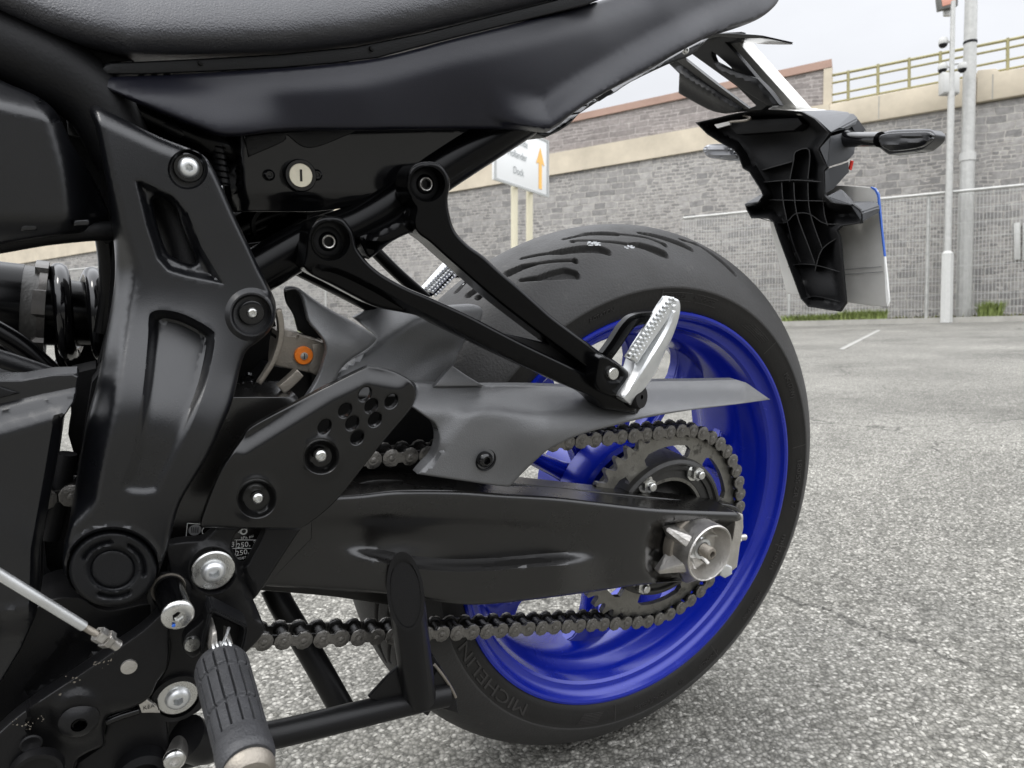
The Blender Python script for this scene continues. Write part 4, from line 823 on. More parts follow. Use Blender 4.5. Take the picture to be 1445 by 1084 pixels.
field('shock_bracket', [(76, 515), (82, 500), (110, 478), (128, 480), (140, 520), (150, 560), (100, 560), (78, 540)], .03, .02, M['dark'], shock, step=20, edge=(2, .001))
field('reservoir_cap', [(34, 476), (50, 470), (58, 480), (60, 490), (52, 500), (36, 498)], -.02, .02, M['gloss'], shock, step=10, edge=(2, .002))
tube('frame_brace', [K(-40, 448, -.10), K(20, 482, -.10), K(60, 515, -.10), K(84, 540, -.10)], .0065, M['satin'], bike, 14)
tube('side_strut', [K(-20, 500, -.12), K(30, 516, -.12), K(70, 530, -.12)], .0055, M['plastic'], bike, 14)
tube('frame_upright', [K(150, 325, -.05), K(156, 370, -.05), K(157, 420, -.05), K(150, 470, -.05)], .008, M['satin'], bike, 16)
# ------------------------------------------------------------------ left engine cover
ec = [(-60, 545), (-10, 536), (30, 536), (75, 528), (108, 527), (111, 532), (107, 558), (104, 568), (89, 590), (84, 628), (78, 665), (68, 715), (58, 775), (57, 840), (50, 870), (30, 915), (0, 965), (-60, 1040)]
ecr1 = np.array([(-60, 592), (0, 580), (60, 566), (104, 557)]); ecr2 = np.array([(-60, 630), (0, 617), (50, 602), (90, 589)]); ecr3 = np.array([(-60, 885), (0, 852), (58, 846)])
def yec(P):
    x, y = P[:, 0], P[:, 1]; g1 = np.interp(x, ecr1[:, 0], ecr1[:, 1]); g2 = np.interp(x, ecr2[:, 0], ecr2[:, 1]); g3 = np.interp(x, ecr3[:, 0], ecr3[:, 1])
    b = -.182 + .008 * ss(0, 1, (g2 - y) / (g2 - g1)) + .004 * ss(0, 10, g1 - y); rx = np.interp(y, [527, 560, 592, 665, 715, 775, 850], [112, 106, 88, 77, 68, 57, 55])
    return b + .010 * (1 - ss(0, 14, rx - x)) * ss(585, 600, y) + .014 * ss(0, 60, y - g3) - .003 * ss(0, 12, y - g3)
ecov = field('sprocket_cover', ec, yec, .02, M['cover'], bike, step=8, edge=(3, .002), lines=[ecr1, ecr1 - (0, 5), ecr1 - (0, 10), ecr2, ecr2 * .75 + ecr1 * .25, ecr2 * .5 + ecr1 * .5, ecr2 * .25 + ecr1 * .75, ecr3, ecr3 + (0, 14), ecr3 + (0, 30), ecr3 + (0, 60)] + [np.array([(88 - q_, 600), (77 - q_, 665), (68 - q_, 715), (57 - q_, 775), (55 - q_, 850)]) for q_ in (5, 10, 14)])
field('cover_notch', [(-60, 541), (0, 546), (28, 555), (0, 562), (-60, 572)], -.1716, .004, M['plastic'], ecov, step=14, edge=(1.5, .001))
tube('edge_rail', [K(60, 852, -.13), K(50, 880, -.13), K(25, 925, -.13), K(-10, 975, -.13), K(-40, 1010, -.13)], .007, M['gloss'], bike, 14)
tube('inner_bracket', [K(95, 640, -.10), K(90, 668, -.10), K(86, 700, -.10), K(70, 760, -.10)], .006, M['dark'], bike, 12)
field('chain_peek', [(80, 682), (104, 688), (104, 708), (82, 710)], -.105, .004, M['gold'], bike, step=8, edge=(2, .001)); bolt(91, 697, -.107, 6, M['steel'], bike, .1, .5, 'rivet')
# ------------------------------------------------------------------ rearset plate and controls
rs = sm([(232, 771, 1), (246, 766), (262, 764), (285, 762), (296, 755), (306, 745, 1), (425, 745, 1), (398, 786), (366, 836), (357, 846, 1), (373, 884), (372, 892), (362, 906), (346, 922, 1), (330, 944), (292, 975), (284, 1000), (262, 1012), (236, 1012), (217, 998), (212, 978), (226, 958), (236, 935), (238, 905), (225, 886), (214, 868), (213, 850), (222, 834), (236, 822), (238, 800)], 4)
sl_ = sm([(338, 746.5, 1), (374, 746.5, 1), (368, 762), (355, 786), (349, 797), (343, 799), (338, 795), (331, 783), (326.5, 770), (331, 756)], 3)
rsp = field('rearset_plate', rs, lambda P: -.168 + .005 * (1 - ss(24, 36, rd(P, (300, 805)))) - .004 * (1 - ss(30, 44, rd(P, (300, 805)))) * ss(26, 33, rd(P, (300, 805))) + .004 * (1 - ss(0, 10, ldist(P, np.array([(338, 800), (350, 830), (366, 870)])))), .008, M['plate'], bike, step=6, edge=(4, .002), holes=[sl_], lines=[ell(300, 805, r, n=60) for r in (31, 34, 37)])
bolt(301, 806, -.171, 17, M['bright'], rsp, .45, .55, 'footrest_bolt', 29, M['steel'])
bolt(251, 985, -.172, 17, M['bright'], rsp, .42, .5, 'footrest_bolt', 27, M['steel'])
lathe('bolt_seat', K(251, 985, -.170), AX, [(S(36, K(251, 985, -.17)), -.003), (S(35, K(251, 985, -.17)), .0015), (S(28, K(251, 985, -.17)), .002)], M['plate'], rsp, 48)
sv = tube('pivot_sleeve', [K(238, 832, -.178), K(251, 866, -.205)], S(20, K(245, 850, -.19)), M['satin'], rsp, 40, spline=False)
lathe('sleeve_ring', K(238, 832, -.1785), AX, [(S(19.5, K(238, 832, -.178)), -.001), (S(22, K(238, 832, -.178)), .0004), (S(22.5, K(238, 832, -.178)), -.002)], M['gold'], rsp, 40)
lathe('sleeve_base', K(239, 836, -.170), AX, [(S(29, K(239, 836, -.17)), -.004), (S(28, K(239, 836, -.17)), .002), (S(22, K(239, 836, -.17)), .003)], M['plate'], rsp, 44)
bolt(251, 868, -.206, 22, M['steel'], rsp, .36, .22, 'pivot_screw')
lathe('paint_dot', K(245, 883, -.2092), AX, [(0, .0002), (S(2.6, K(245, 883, -.21)), 0)], M['blueband'], rsp, 12)
# shift bracket: long diagonal plate with the stand's lug
sb = sm([(-60, 1075, 1), (-10, 1040), (22, 1012), (60, 985), (110, 952), (160, 918), (200, 890), (224, 868), (230, 866, 1), (240, 878), (238, 905, 1), (236, 940), (222, 962), (210, 985), (185, 1000), (150, 1012), (147, 1040), (145, 1052), (120, 1064), (106, 1078), (104, 1120, 1), (-60, 1120, 1)], 4)
shb = field('stand_bracket', sb, lambda P: -.186 + .006 * ss(0, 16, ldist(P, np.array([(-10, 1040), (60, 985), (160, 918), (228, 868)]))) * 0 + .010 * ss(985, 1035, P[:, 1]) * (P[:, 0] > 40) - .004 * (1 - ss(28, 44, rd(P, (112, 1012)))), .010, M['plate'], bike, step=7, edge=(4, .003))
sc_p = []
for (x_, y_, n_, s_) in ((138, 938, 12, 5), (104, 960, 8, 6), (88, 985, 7, 4), (60, 1014, 6, 4), (32, 1024, 14, 7), (150, 930, 5, 8), (110, 972, 4, 4)):
    for _ in range(n_):
        a_, b_ = x_ + random.gauss(0, s_), y_ + random.gauss(0, s_ * .7); q_ = K(a_, b_, -.1866); r_ = abs(random.gauss(.0003, .0002)) + .0001
        sc_p.append((np.array([q_ + r_ * np.array([math.cos(t) * random.uniform(.6, 1.4), 0, math.sin(t) * random.uniform(.6, 1.4)]) for t in (0, 1.2, 2.5, 3.7, 5)]), [(4, 3, 2, 1, 0)]))
Vt, Ft = join(sc_p); o = mesh('bare_metal_chips', Vt, Ft, M['gold'], shb, smooth=0); o['kind'] = 'stuff'
lathe('rivet', K(182, 941, -.1865), AX, [(S(11, K(182, 941, -.186)), -.001), (S(10.5, K(182, 941, -.186)), .0008), (0, .0012)], M['alu'], shb, 30)
bolt(113, 1018, -.186, 14, M['satin'], shb, .62, .7, 'stand_bolt'); lathe('bolt_dome', K(112, 1012, -.184), AX, [(S(26, K(112, 1012, -.18)), -.002), (S(25, K(112, 1012, -.18)), .004), (S(18, K(112, 1012, -.18)), .007), (S(10, K(112, 1012, -.18)), .008)], M['plate'], shb, 40)
lathe('lug_ring', K(52, 1088, -.19), AX, [(S(34, K(52, 1088, -.19)), -.002), (S(32, K(52, 1088, -.19)), .004), (S(26, K(52, 1088, -.19)), .004), (S(24, K(52, 1088, -.19)), 0), (0, 0)], M['plate'], shb, 40)
lathe('blind_hole', K(44, 1050, -.1875), AX, [(S(14, K(44, 1050, -.19)), 0), (S(12, K(44, 1050, -.19)), .0008), (S(8, K(44, 1050, -.19)), 0), (0, -.001)], M['dark'], shb, 30)
field('lower_block', sm([(150, 1012, 1), (190, 1000), (222, 990), (236, 1002, 1), (238, 1040, 1), (240, 1120, 1), (90, 1120, 1), (108, 1076, 1), (146, 1050, 1)], 3), -.165, .05, M['plate'], bike, step=16, edge=(4, .003))
field('engine_rear_case', sm([(-60, 950, 1), (0, 900), (60, 850), (110, 842), (150, 860), (215, 850), (236, 870, 1), (160, 920), (60, 985), (-60, 1075, 1)], 4), lambda P: -.150 + .006 * ss(0, 12, sdist(P, np.array([(20, 985), (80, 915), (100, 890), (150, 900), (150, 925), (60, 982)]))), .04, M['plate'], bike, step=9, edge=(4, .003), lines=[np.array([(20, 985), (80, 915), (100, 890), (150, 900), (150, 925)])])
field('stamped_tag', [(195, 992), (206, 986), (222, 998), (226, 1006), (200, 1006)], -.176, .003, M['alu'], bike, step=6, edge=(1, .0005)); flat_text('KEA', 210, 998, 6, -.1764, M['dark'], bike, 'stamp')
tube('banjo_tube', [K(150, 1018, -.168), K(170, 1010, -.168), K(196, 1002, -.168)], .0028, M['gloss'], bike, 12)
sl1, sl2 = K(262, 1020, -.150), K(248, 1072, -.185)
tube('link_barrel', [K(256, 1050, -.160), K(246, 1072, -.182)], S(15, sl2), M['alu'], bike, 30, spline=False); bolt(246, 1073, -.183, 14.5, M['steel'], bike, .5, .3, 'stand_screw')
lathe('lower_boss', K(200, 1092, -.172), AX, [(S(34, K(200, 1092, -.17)), -.01), (S(34, K(200, 1092, -.17)), .004), (S(24, K(200, 1092, -.17)), .006), (S(20, K(200, 1092, -.17)), .002)], M['dark'], bike, 40)
# shift rod
shift = tube('shift_rod', [K(-70, 766, -.222), K(-8, 806, -.217), K(60, 848, -.212), K(118, 884, -.207)], S(7.2, K(60, 850, -.21)), M['bright'], bike, 24)
th_ = []
ra, rb_ = K(116, 883, -.207), K(140, 897, -.205); dr_ = rb_ - ra; Lr = np.linalg.norm(dr_); pr_ = []
for k in range(12): pr_ += [(S(5, ra), Lr * k / 12), (S(4.2, ra), Lr * (k + .5) / 12)]
lathe('rod_thread', ra, dr_, pr_, M['gold'], shift, 20)
lathe('lock_nut', K(137, 894, -.206), dr_, [(.002, 0), (hexr(S(11, ra)), 0), (hexr(S(11.5, ra)), .0012), (hexr(S(11.5, ra)), .0045), (hexr(S(9, ra)), .0055), (S(7, ra), .0056), (hexr(S(13, ra)), .006), (hexr(S(13, ra)), .0095), (S(8, ra), .011), (S(8, ra), .016), (0, .016)], M['alu'], shift, 36, 25)
# foot peg with its clevis and spring
PX, PZ = -.4585, .0385
pegA = lambda y, dx=0., dz=0.: np.array([PX + dx, y, PZ + dz])
cv = [K(286, 893, -.205), K(296, 858, -.205), K(303, 860, -.205), K(350, 884, -.200), K(347, 920, -.200)]
sqtube('peg_clevis', [(286, 926, -.200), (288, 905, -.202), (297, 866, -.204), (300, 861, -.204), (348, 885, -.200), (346, 905, -.2), (340, 930, -.2)], 6, .018, M['plastic'], bike, .001)
field('clevis_floor', [(297, 866), (346, 888), (336, 925), (290, 915)], -.185, .005, M['dark'], bike, step=10, edge=None)
field('clevis_cheek', sm([(258, 912), (262, 896), (280, 880), (297, 862, 1), (296, 885), (290, 905), (282, 922), (272, 928), (262, 922)], 4), -.196, .008, M['plate'], bike, step=7, edge=(3, .002))
lathe('clevis_pin', K(271, 908, -.1965), AX, [(0, .0022), (S(10, K(271, 908, -.196)), .0022), (S(11, K(271, 908, -.196)), .001), (S(11, K(271, 908, -.196)), -.004)], M['steel'], bike, 30)
spw = []
q0 = K(314, 918, -.212)
for i in range(90):
    t = i / 89 * 5 * 2 * math.pi; spw.append(q0 + np.array([-.006 + .012 * i / 89, .0, 0]) + .0052 * np.array([0, math.cos(t), math.sin(t)]))
tube('return_spring', spw, .0009, M['bright'], bike, 8, spline=False); tube('spring_leg', [K(312, 912, -.215), K(319, 898, -.205), K(323, 886, -.198)], .001, M['bright'], bike, 8)
prism('peg_tongue', [K(x_, y_, -.212) for x_, y_ in ((296, 925), (299, 896), (306, 892), (309, 925))], (0, .02, 0), M['alu'], bike, .001); prism('peg_tongue', [K(x_, y_, -.212) for x_, y_ in ((321, 926), (322, 904), (329, 908), (332, 928))], (0, .02, 0), M['alu'], bike, .001)
def peg_mesh():
    V_, F_ = [], []; nT, nY = 260, 300; y0, y1 = -.212, -.3065
    for j in range(nY + 1):
        s_ = j / nY; y = y0 + (y1 - y0) * s_
        for i in range(nT):
            t = 2 * math.pi * i / nT; c_, s2 = math.cos(t), math.sin(t)
            a, b = .0158, .0155; r = (1.03 - .13 * s_) + .03 * ss(.8, .86, s_) - .10 * ss(.93, 1.0, s_) ** 2 - .07 * (1 - ss(0, .05, s_))
            g = 0.
            if .06 < s_ < .80:
                f = (t / (2 * math.pi) * 15) % 1; g = max(g, 1 - float(ss(.045, .11, abs(f - .5))))
            for k_, sk in enumerate((.22, .56)):
                g = max(g, (1 - float(ss(.010, .020, abs(s_ - sk -  .012 * ((int(t / (2 * math.pi) * 15 + .5) % 2) - .5))))) * .8)
            r -= .16 * g
            V_.append((PX + a * r * c_, y, PZ + b * r * s2))
    for j in range(nY):
        for i in range(nT): k = (i + 1) % nT; F_.append((j * nT + i, j * nT + k, (j + 1) * nT + k, (j + 1) * nT + i))
    F_.append(tuple(range(nT))); F_.append(tuple(nY * nT + i for i in range(nT))[::-1]); return V_, F_
V_, F_ = peg_mesh(); fpeg = mesh('foot_peg_rubber', V_, F_, M['rubber'], bike, smooth=40)
lathe('peg_end_cap', np.array([PX, -.2915, PZ - .001]), (0, -1, -.12), [(.0140, 0), (.0140, .012), (.0132, .0175), (.0105, .0205), (.005, .0215), (0, .0217)], M['gold'], bike, 40)
# ------------------------------------------------------------------ centre stand, folded up
stand = tube('centre_stand', [K(215, 1076, -.155), K(290, 1056, -.150), K(400, 1034, -.150), K(500, 1010, -.150), K(600, 986, -.150), K(630, 980, -.150)], .0105, M['plate'], bike, 32, 4)
V_, F_ = [], []
ax0, ax1 = K(592, 985, -.150), K(570, 820, -.175); dr_ = (ax1 - ax0); Ls = np.linalg.norm(dr_); dr_ /= Ls
u, v, a = frame(dr_); cutn = np.array([-.36, -.90, .20]); cutn /= np.linalg.norm(cutn)
def cutlen(pt): return np.dot(K(569, 838, -.172) - pt, cutn) / np.dot(a, cutn)
nS = 40; ro, ri = .0142, .0118
for lvl in range(4):
    for i in range(nS):
        t = 2 * math.pi * i / nS; e = math.cos(t) * u + math.sin(t) * v
        if lvl == 0: V_.append(ax0 + ro * e)
        elif lvl == 1: p_ = ax0 + ro * e; V_.append(p_ + a * cutlen(p_) * .999)
        elif lvl == 2: p_ = ax0 + ri * e; V_.append(p_ + a * cutlen(p_))
        else: p_ = ax0 + ri * e; V_.append(p_ + a * cutlen(p_) * .975)
for l in range(3):
    for i in range(nS): j = (i + 1) % nS; F_.append((l * nS + i, l * nS + j, (l + 1) * nS + j, (l + 1) * nS + i))
F_.append(tuple(3 * nS + i for i in range(nS))[::-1]); mesh('stand_upright', V_, F_, M['plate'], stand, smooth=40)
prism('stand_gusset', [K(x_, y_, -.152) for x_, y_ in ((520, 985), (545, 958), (566, 938), (600, 960), (606, 992), (560, 998))], (0, .004, 0), M['plate'], stand, .0008)
prism('stand_foot', [K(x_, y_, -.150) for x_, y_ in ((585, 975), (602, 968), (622, 940), (642, 975), (648, 1008), (636, 1004), (612, 998), (604, 1012), (590, 1002))], (0, .03, .002), M['plate'], stand, .0015)
tube('foot_weld', [K(613, 938, -.151), K(624, 952, -.151), K(636, 970, -.151), K(643, 984, -.151)], .0013, M['gold'], stand, 8)
tube('stand_cross_tube', [K(385, 828, -.02), K(400, 858, -.03), K(440, 925, -.05), K(484, 1003, -.075)], .0115, M['plate'], stand, 30)
tube('kick_lever', [K(262, 1040, -.165), K(285, 1050, -.16), K(300, 1055, -.155)], [.015, .014, .0105], M['plate'], stand, 20)
# ------------------------------------------------------------------ gold bracket and clamps behind the frame cover
gb = bpy.data.objects.new('cable_bracket', None); link(gb, bike)
field('bracket_block', [(392, 468), (402, 465), (446, 480), (458, 484), (455, 505), (447, 527), (436, 526), (386, 516), (388, 490)], lambda P: -.115 + .003 * (P[:, 1] < 480 + (P[:, 0] - 446) * .25), .02, M['gold'], gb, step=6, edge=(2, .001))
field('bracket_side', [(441, 487), (458, 482), (458, 500), (447, 530), (434, 524), (440, 505)], -.1165, .018, M['gold'], gb, step=8, edge=(1.5, .001))
Po = K(428, 501.5, -.1155); lathe('orange_cap', Po, AX, [(S(13, Po), -.002), (S(13, Po), .0016), (S(12, Po), .0022), (0, .0024)], M['orange'], gb, 36)
lathe('cap_screw', Po + AX * .0024, AX, [(S(5.6, Po), -.001), (S(5.2, Po), .0008), (0, .001)], M['steel'], gb, 24); q = Po + AX * .0036; prism('screw_slot', [q + np.array([a_ * .0003, 0, b_ * .0019]) for a_, b_ in ((-1, -1), (1, -1), (1, 1), (-1, 1))], (0, .0004, 0), M['dark'], gb, 0)
def band(name, line, w1, w2, y, th, m, parent):
    L = sm(line, 6, False); t = np.gradient(L, axis=0); t /= np.linalg.norm(t, axis=1)[:, None]; nn = np.stack([-t[:, 1], t[:, 0]], 1); wd = np.linspace(w1, w2, len(L))[:, None] / 2
    return field(name, np.concatenate([L + nn * wd, (L - nn * wd)[::-1]]), y, th, m, parent, step=6, edge=(1.5, .0008))
band('pivot_washer', [(393, 437), (397, 458), (396, 480), (388, 506), (378, 524), (366, 542)], 9, 6, -.128, .006, M['gold'], gb)
band('arc_edge', [(300, 604), (325, 598), (352, 588), (376, 576), (400, 558)], 11, 10, -.132, .008, M['gold'], gb)
band('clamp_sleeve', [(397, 551), (412, 538), (424, 526)], 14, 13, -.136, .008, M['gold'], gb)
lathe('hose_loop', K(350, 536, -.10), AX, [(S(9, K(350, 536, -.1)), -.002), (S(11, K(350, 536, -.1)), .001), (S(8, K(350, 536, -.1)), .002), (S(5, K(350, 536, -.1)), -.001)], M['gloss'], gb, 24)
for k in range(0): tube('hidden_cable', [K(352 + k * 7, 480 + k * 4, -.1), K(348 + k * 7, 505, -.1), K(352 + k * 7, 530, -.1), K(362 + k * 6, 560, -.1)], .0028, M['gloss'], gb, 10)
# ------------------------------------------------------------------ rear fender, plate, indicators (traced on planes facing forward)
TX0 = .285
def KF(px, py, v):                                # v: offset along bike x from the fender's front plane, which leans back going down
    d = ray(px, py); n = np.array([1., 0, .12]); p0 = np.array([TX0 + v, -.03, .33]); t = np.dot(p0 - P2, n) / np.dot(d, n); return P2 + d * t
FD = (1, 0, 0)
fo = [(981, 173), (999, 169), (1042, 159), (1082, 154), (1112, 156), (1130, 157), (1149, 167), (1171, 188), (1160, 204), (1155, 211), (1167, 236), (1163, 241), (1163, 267), (1164, 276), (1173, 285), (1185, 288), (1203, 288), (1214, 296), (1217, 306), (1215, 315), (1187, 319), (1181, 325), (1185, 337), (1193, 428), (1185, 440), (1140, 433), (1130, 422), (1098, 335), (1091, 314), (1084, 309), (1060, 308), (1053, 296), (1051, 288), (1069, 286), (1076, 276), (1074, 270), (1057, 243), (1048, 238), (1042, 221), (1035, 212), (1015, 201), (998, 190)]
foA = np.array(fo, float)
def yf_(P):
    d = sdist(P, foA); b = .030 * ss(0, 14, d); x, y = P[:, 0], P[:, 1]
    b = b - .012 * ss(360, 420, y) * ss(4, 16, d) + .012 * np.exp(-((x - 1095) / 35) ** 2 - ((y - 205) / 25) ** 2)
    return b
fend = field('rear_fender', fo, yf_, .004, M['dark'], bike, step=5, edge=(1.5, .001), mapf=KF, dv=FD, smooth=50)
MRB = mat('rib_plastic', (.011, .011, .012), .4)
for l, wd in (([(1103, 258), (1106, 290), (1118, 340), (1130, 370)], 1.3), ([(1120, 258), (1124, 300), (1140, 345), (1150, 372)], 1.3), ([(1140, 258), (1143, 300), (1160, 350)], 1.2), ([(1160, 262), (1163, 300), (1168, 318)], 1.2), ([(1078, 257), (1120, 254), (1163, 257)], 1.3), ([(1058, 304), (1104, 315), (1122, 302), (1142, 302), (1166, 316), (1205, 314)], 1.0), ([(1112, 377), (1125, 373), (1150, 374), (1186, 384)], 1.2), ([(1150, 382), (1160, 352), (1184, 334)], 1.3), ([(1120, 226), (1123, 214), (1142, 212), (1140, 252)], 1.2), ([(1120, 226), (1114, 256)], 1.1), ([(1075, 240), (1118, 228)], 1.2), ([(1085, 282), (1175, 284)], 1.0), ([(1132, 424), (1150, 418), (1186, 426)], 1.4)):
    q_ = sm(l, 4, False); V_, F_ = [], []
    for k, p_ in enumerate(q_):
        t_ = q_[min(k + 1, len(q_) - 1)] - q_[max(k - 1, 0)]; t_ = t_ / np.linalg.norm(t_); n_ = np.array([-t_[1], t_[0]]) * wd / 2; d_ = float(sdist(p_[None], foA)[0]); zz = float(.004 + .012 * ss(0, 14, d_))
        V_ += [KF(*(p_ - n_), zz), KF(*(p_ + n_), zz), KF(*(p_ + n_), zz + .03), KF(*(p_ - n_), zz + .03)]
    for k in range(len(q_) - 1):
        for c_ in range(4): F_.append((4 * k + c_, 4 * k + (c_ + 1) % 4, 4 * k + 4 + (c_ + 1) % 4, 4 * k + 4 + c_))
    mesh('rib', V_, F_, MRB, fend, smooth=30)
def slab(name, loop, v0, v1, m, bev=.001, parent=None): return prism(name, [KF(x, y, v0) for x, y in loop], (v1 - v0, 0, 0), m, parent or fend, bev)
def hull3(name, pts, m, parent, bev=.001):
    bm = bmesh.new(); vs = [bm.verts.new(np.array(p) - BASE) for p in pts]; bmesh.ops.convex_hull(bm, input=vs); bmesh.ops.delete(bm, geom=[v for v in bm.verts if not v.link_faces], context='VERTS')
    bmesh.ops.dissolve_limit(bm, angle_limit=.05, verts=bm.verts, edges=bm.edges)
    if bev: bmesh.ops.bevel(bm, geom=list(bm.edges), offset=bev, segments=2, affect='EDGES', clamp_overlap=True)
    me = bpy.data.meshes.new(name); bm.to_mesh(me); bm.free(); me.materials.append(m); me.polygons.foreach_set('use_smooth', [True] * len(me.polygons)); me.set_sharp_from_angle(angle=.5); return link(bpy.data.objects.new(name, me), parent)
hull3('fender_shoulder', [KF(*q) for q in ((1128, 156, .01), (1150, 167, .004), (1173, 188, .0), (1173, 155, .05), (1204, 159, .06), (1212, 167, .062), (1208, 177, .055), (1196, 183, .04), (1130, 160, .03))], M['skidpl'], fend, .0015)
hull3('fender_shoulder_top', [KF(*q) for q in ((1082, 155, .02), (1100, 150, .03), (1150, 153, .06), (1172, 156, .06), (1150, 167, .004), (1125, 157, .004))], M['plateback'], fend, .001)
hull3('fender_flank', [KF(*q) for q in ((1156, 210, .0), (1168, 237, .0), (1172, 192, .002), (1199, 184, .04), (1208, 200, .045), (1206, 218, .04), (1196, 228, .03))], M['skidpl'], fend, .001)
hull3('fender_flank_lower', [KF(*q) for q in ((1163, 241, .0), (1164, 275, .0), (1198, 227, .03), (1199, 243, .03), (1168, 238, .002), (1176, 268, .008))], M['skidpl'], fend, .001)
hull3('plate_bracket_arm', [KF(*q) for q in ((1166, 277, .0), (1176, 287, -.001), (1187, 266, .022), (1190, 279, .02), (1203, 290, -.001), (1206, 285, .02))], M['skidpl'], fend, .001)
hull3('plate_bracket_tab', [KF(*q) for q in ((1200, 289, .0), (1216, 300, .0), (1217, 315, .0), (1205, 284, .03), (1237, 284, .032), (1243, 291, .032), (1241, 301, .032))], M['skidpl'], fend, .0015)
hull3('plate_bracket_tab', [KF(*q) for q in ((1050, 288, .0), (1074, 284, .0), (1052, 292, .0), (1060, 283, .03), (1078, 272, .03), (1072, 290, .01))], M['skidpl'], fend, .001)
slab('red_reflector', [(1197, 238), (1200, 226), (1202, 227), (1199, 240)], .034, .038, M['red'], 0)
hull3('light_housing', [KF(*q) for q in ((1190, 158, .06), (1212, 166, .07), (1226, 186, .08), (1205, 190, .06), (1185, 185, .06))], M['clear'], fend, .002)
for x_, y_, w_ in ((1112, 183, 36), (1128, 300, 1)):
    if w_ > 5: slab('cross_stiffener', [(1030, 180), (1034, 170), (1126, 166), (1132, 175), (1120, 184), (1040, 190)], .012, .03, M['dark'])
slab('fender_slit', [(1008, 176), (1030, 171), (1030, 176), (1012, 181)], .003, .006, M['plateback'], 0)
# number plate: its plain back faces the viewer
pl = sm([(1076, 264), (1084, 258), (1150, 260), (1226, 264), (1235, 267), (1240, 276), (1246, 340), (1254, 424), (1252, 431), (1245, 433), (1190, 426), (1119, 416), (1110, 411), (1107, 402), (1090, 330)], 3)
npl = field('number_plate', pl, .040, .0015, M['plateback'], bike, step=16, edge=(1.5, .0006), mapf=KF, dv=FD)
field('plate_band', [(1229, 263.5), (1235, 266), (1239.6, 274), (1244.6, 327), (1248.6, 362), (1247.0, 362), (1243, 327), (1237.6, 276), (1234, 269), (1228, 265)], .0388, .003, M['blueband'], npl, step=8, edge=None, mapf=KF, dv=FD)
field('plate_edge', [(1248.6, 362), (1254.4, 424), (1252, 432), (1250.4, 426), (1246.8, 362)], .0388, .003, M['white'], npl, step=8, edge=None, mapf=KF, dv=FD)
for a_, b_, yy in ((1192, 1244, 380), (1192, 1246, 387)):
    q = [KF(a_, yy, .0385), KF(b_, yy - 4, .0385), KF(b_, yy - 3, .0385), KF(a_, yy + 1, .0385)]; mesh('plate_line', q, [(3, 2, 1, 0)], M['greypr'], npl, smooth=0)
# indicators
def rod(name, a_, b_, r, m, parent, flat=1.): return tube(name, [a_, b_], r, m, parent, 24, spline=False, flat=flat)
n0 = KF(1188, 198, .045); nA, nB, nC = KF(1196, 196, .03), KF(1240, 197, .0), KF(1318, 196, -.02)
ind = bpy.data.objects.new('rear_indicator', None); link(ind, bike, 'near-side indicator on its stalk, sticking out to the right in the picture')
lathe('stalk_base', KF(1188, 199, .035), nB - nA, [(.004, -.01), (.0165, -.008), (.0155, .0), (.012, .008), (.0095, .012)], M['gloss'], ind, 30)
tube('stalk', [KF(1193, 197, .03), KF(1215, 197, .02), KF(1242, 197, .005)], [.0095, .0085, .0085], M['gloss'], ind, 20)
KI = lambda px, py, v: KF(px, py, v)
lo_ = sm([(1234, 190), (1246, 187), (1262, 183.5), (1300, 182), (1312, 182.5), (1318, 186), (1321, 191), (1318, 199), (1308, 208), (1298, 213), (1262, 217.5), (1254, 218), (1244, 211), (1234, 203)], 5)
field('lens_body', lo_, lambda P: .010 - .004 * ss(0, 10, sdist(P, lo_)) - .010 * (P[:, 0] - 1234) / 90, .018, M['clear'], ind, step=5, edge=(3, .004), mapf=KI, dv=FD)
lo2 = sm([(1240, 193), (1256, 188), (1300, 186), (1311, 187), (1316, 191), (1312, 199), (1297, 208), (1262, 213), (1252, 211), (1242, 204)], 5)
field('smoked_cover', lo2, lambda P: -.002 - .002 * ss(0, 8, sdist(P, lo2)) - .010 * (P[:, 0] - 1234) / 90 + .002 * np.exp(-((P[:, 1] - 196 + (P[:, 0] - 1270) * .06) / 1.2) ** 2) - .0015 * np.exp(-((P[:, 1] - 203 + (P[:, 0] - 1270) * .1) / 1.5) ** 2), .004, M['lens'], ind, step=3.5, edge=(2, .002), mapf=KI, dv=FD)
ind2 = bpy.data.objects.new('rear_indicator', None); link(ind2, bike, 'far-side indicator showing behind the fender')
lo3 = sm([(992, 212), (996, 206), (1005, 203.5), (1025, 204), (1036, 212), (1046, 222), (1042, 227), (1010, 224.5), (998, 221)], 5)
field('lens_body', lo3, lambda P: .030 - .004 * ss(0, 7, sdist(P, lo3)) + .001 * np.sin(P[:, 1] * 1.6), .024, mat('pale_lens', (.16, .165, .18), .2, coat=.4), ind2, step=3, edge=(2.5, .003), mapf=KF, dv=FD)
tube('stalk', [KF(1030, 215, .04), KF(1060, 214, .045), KF(1090, 212, .05)], .008, M['gloss'], ind2, 14)
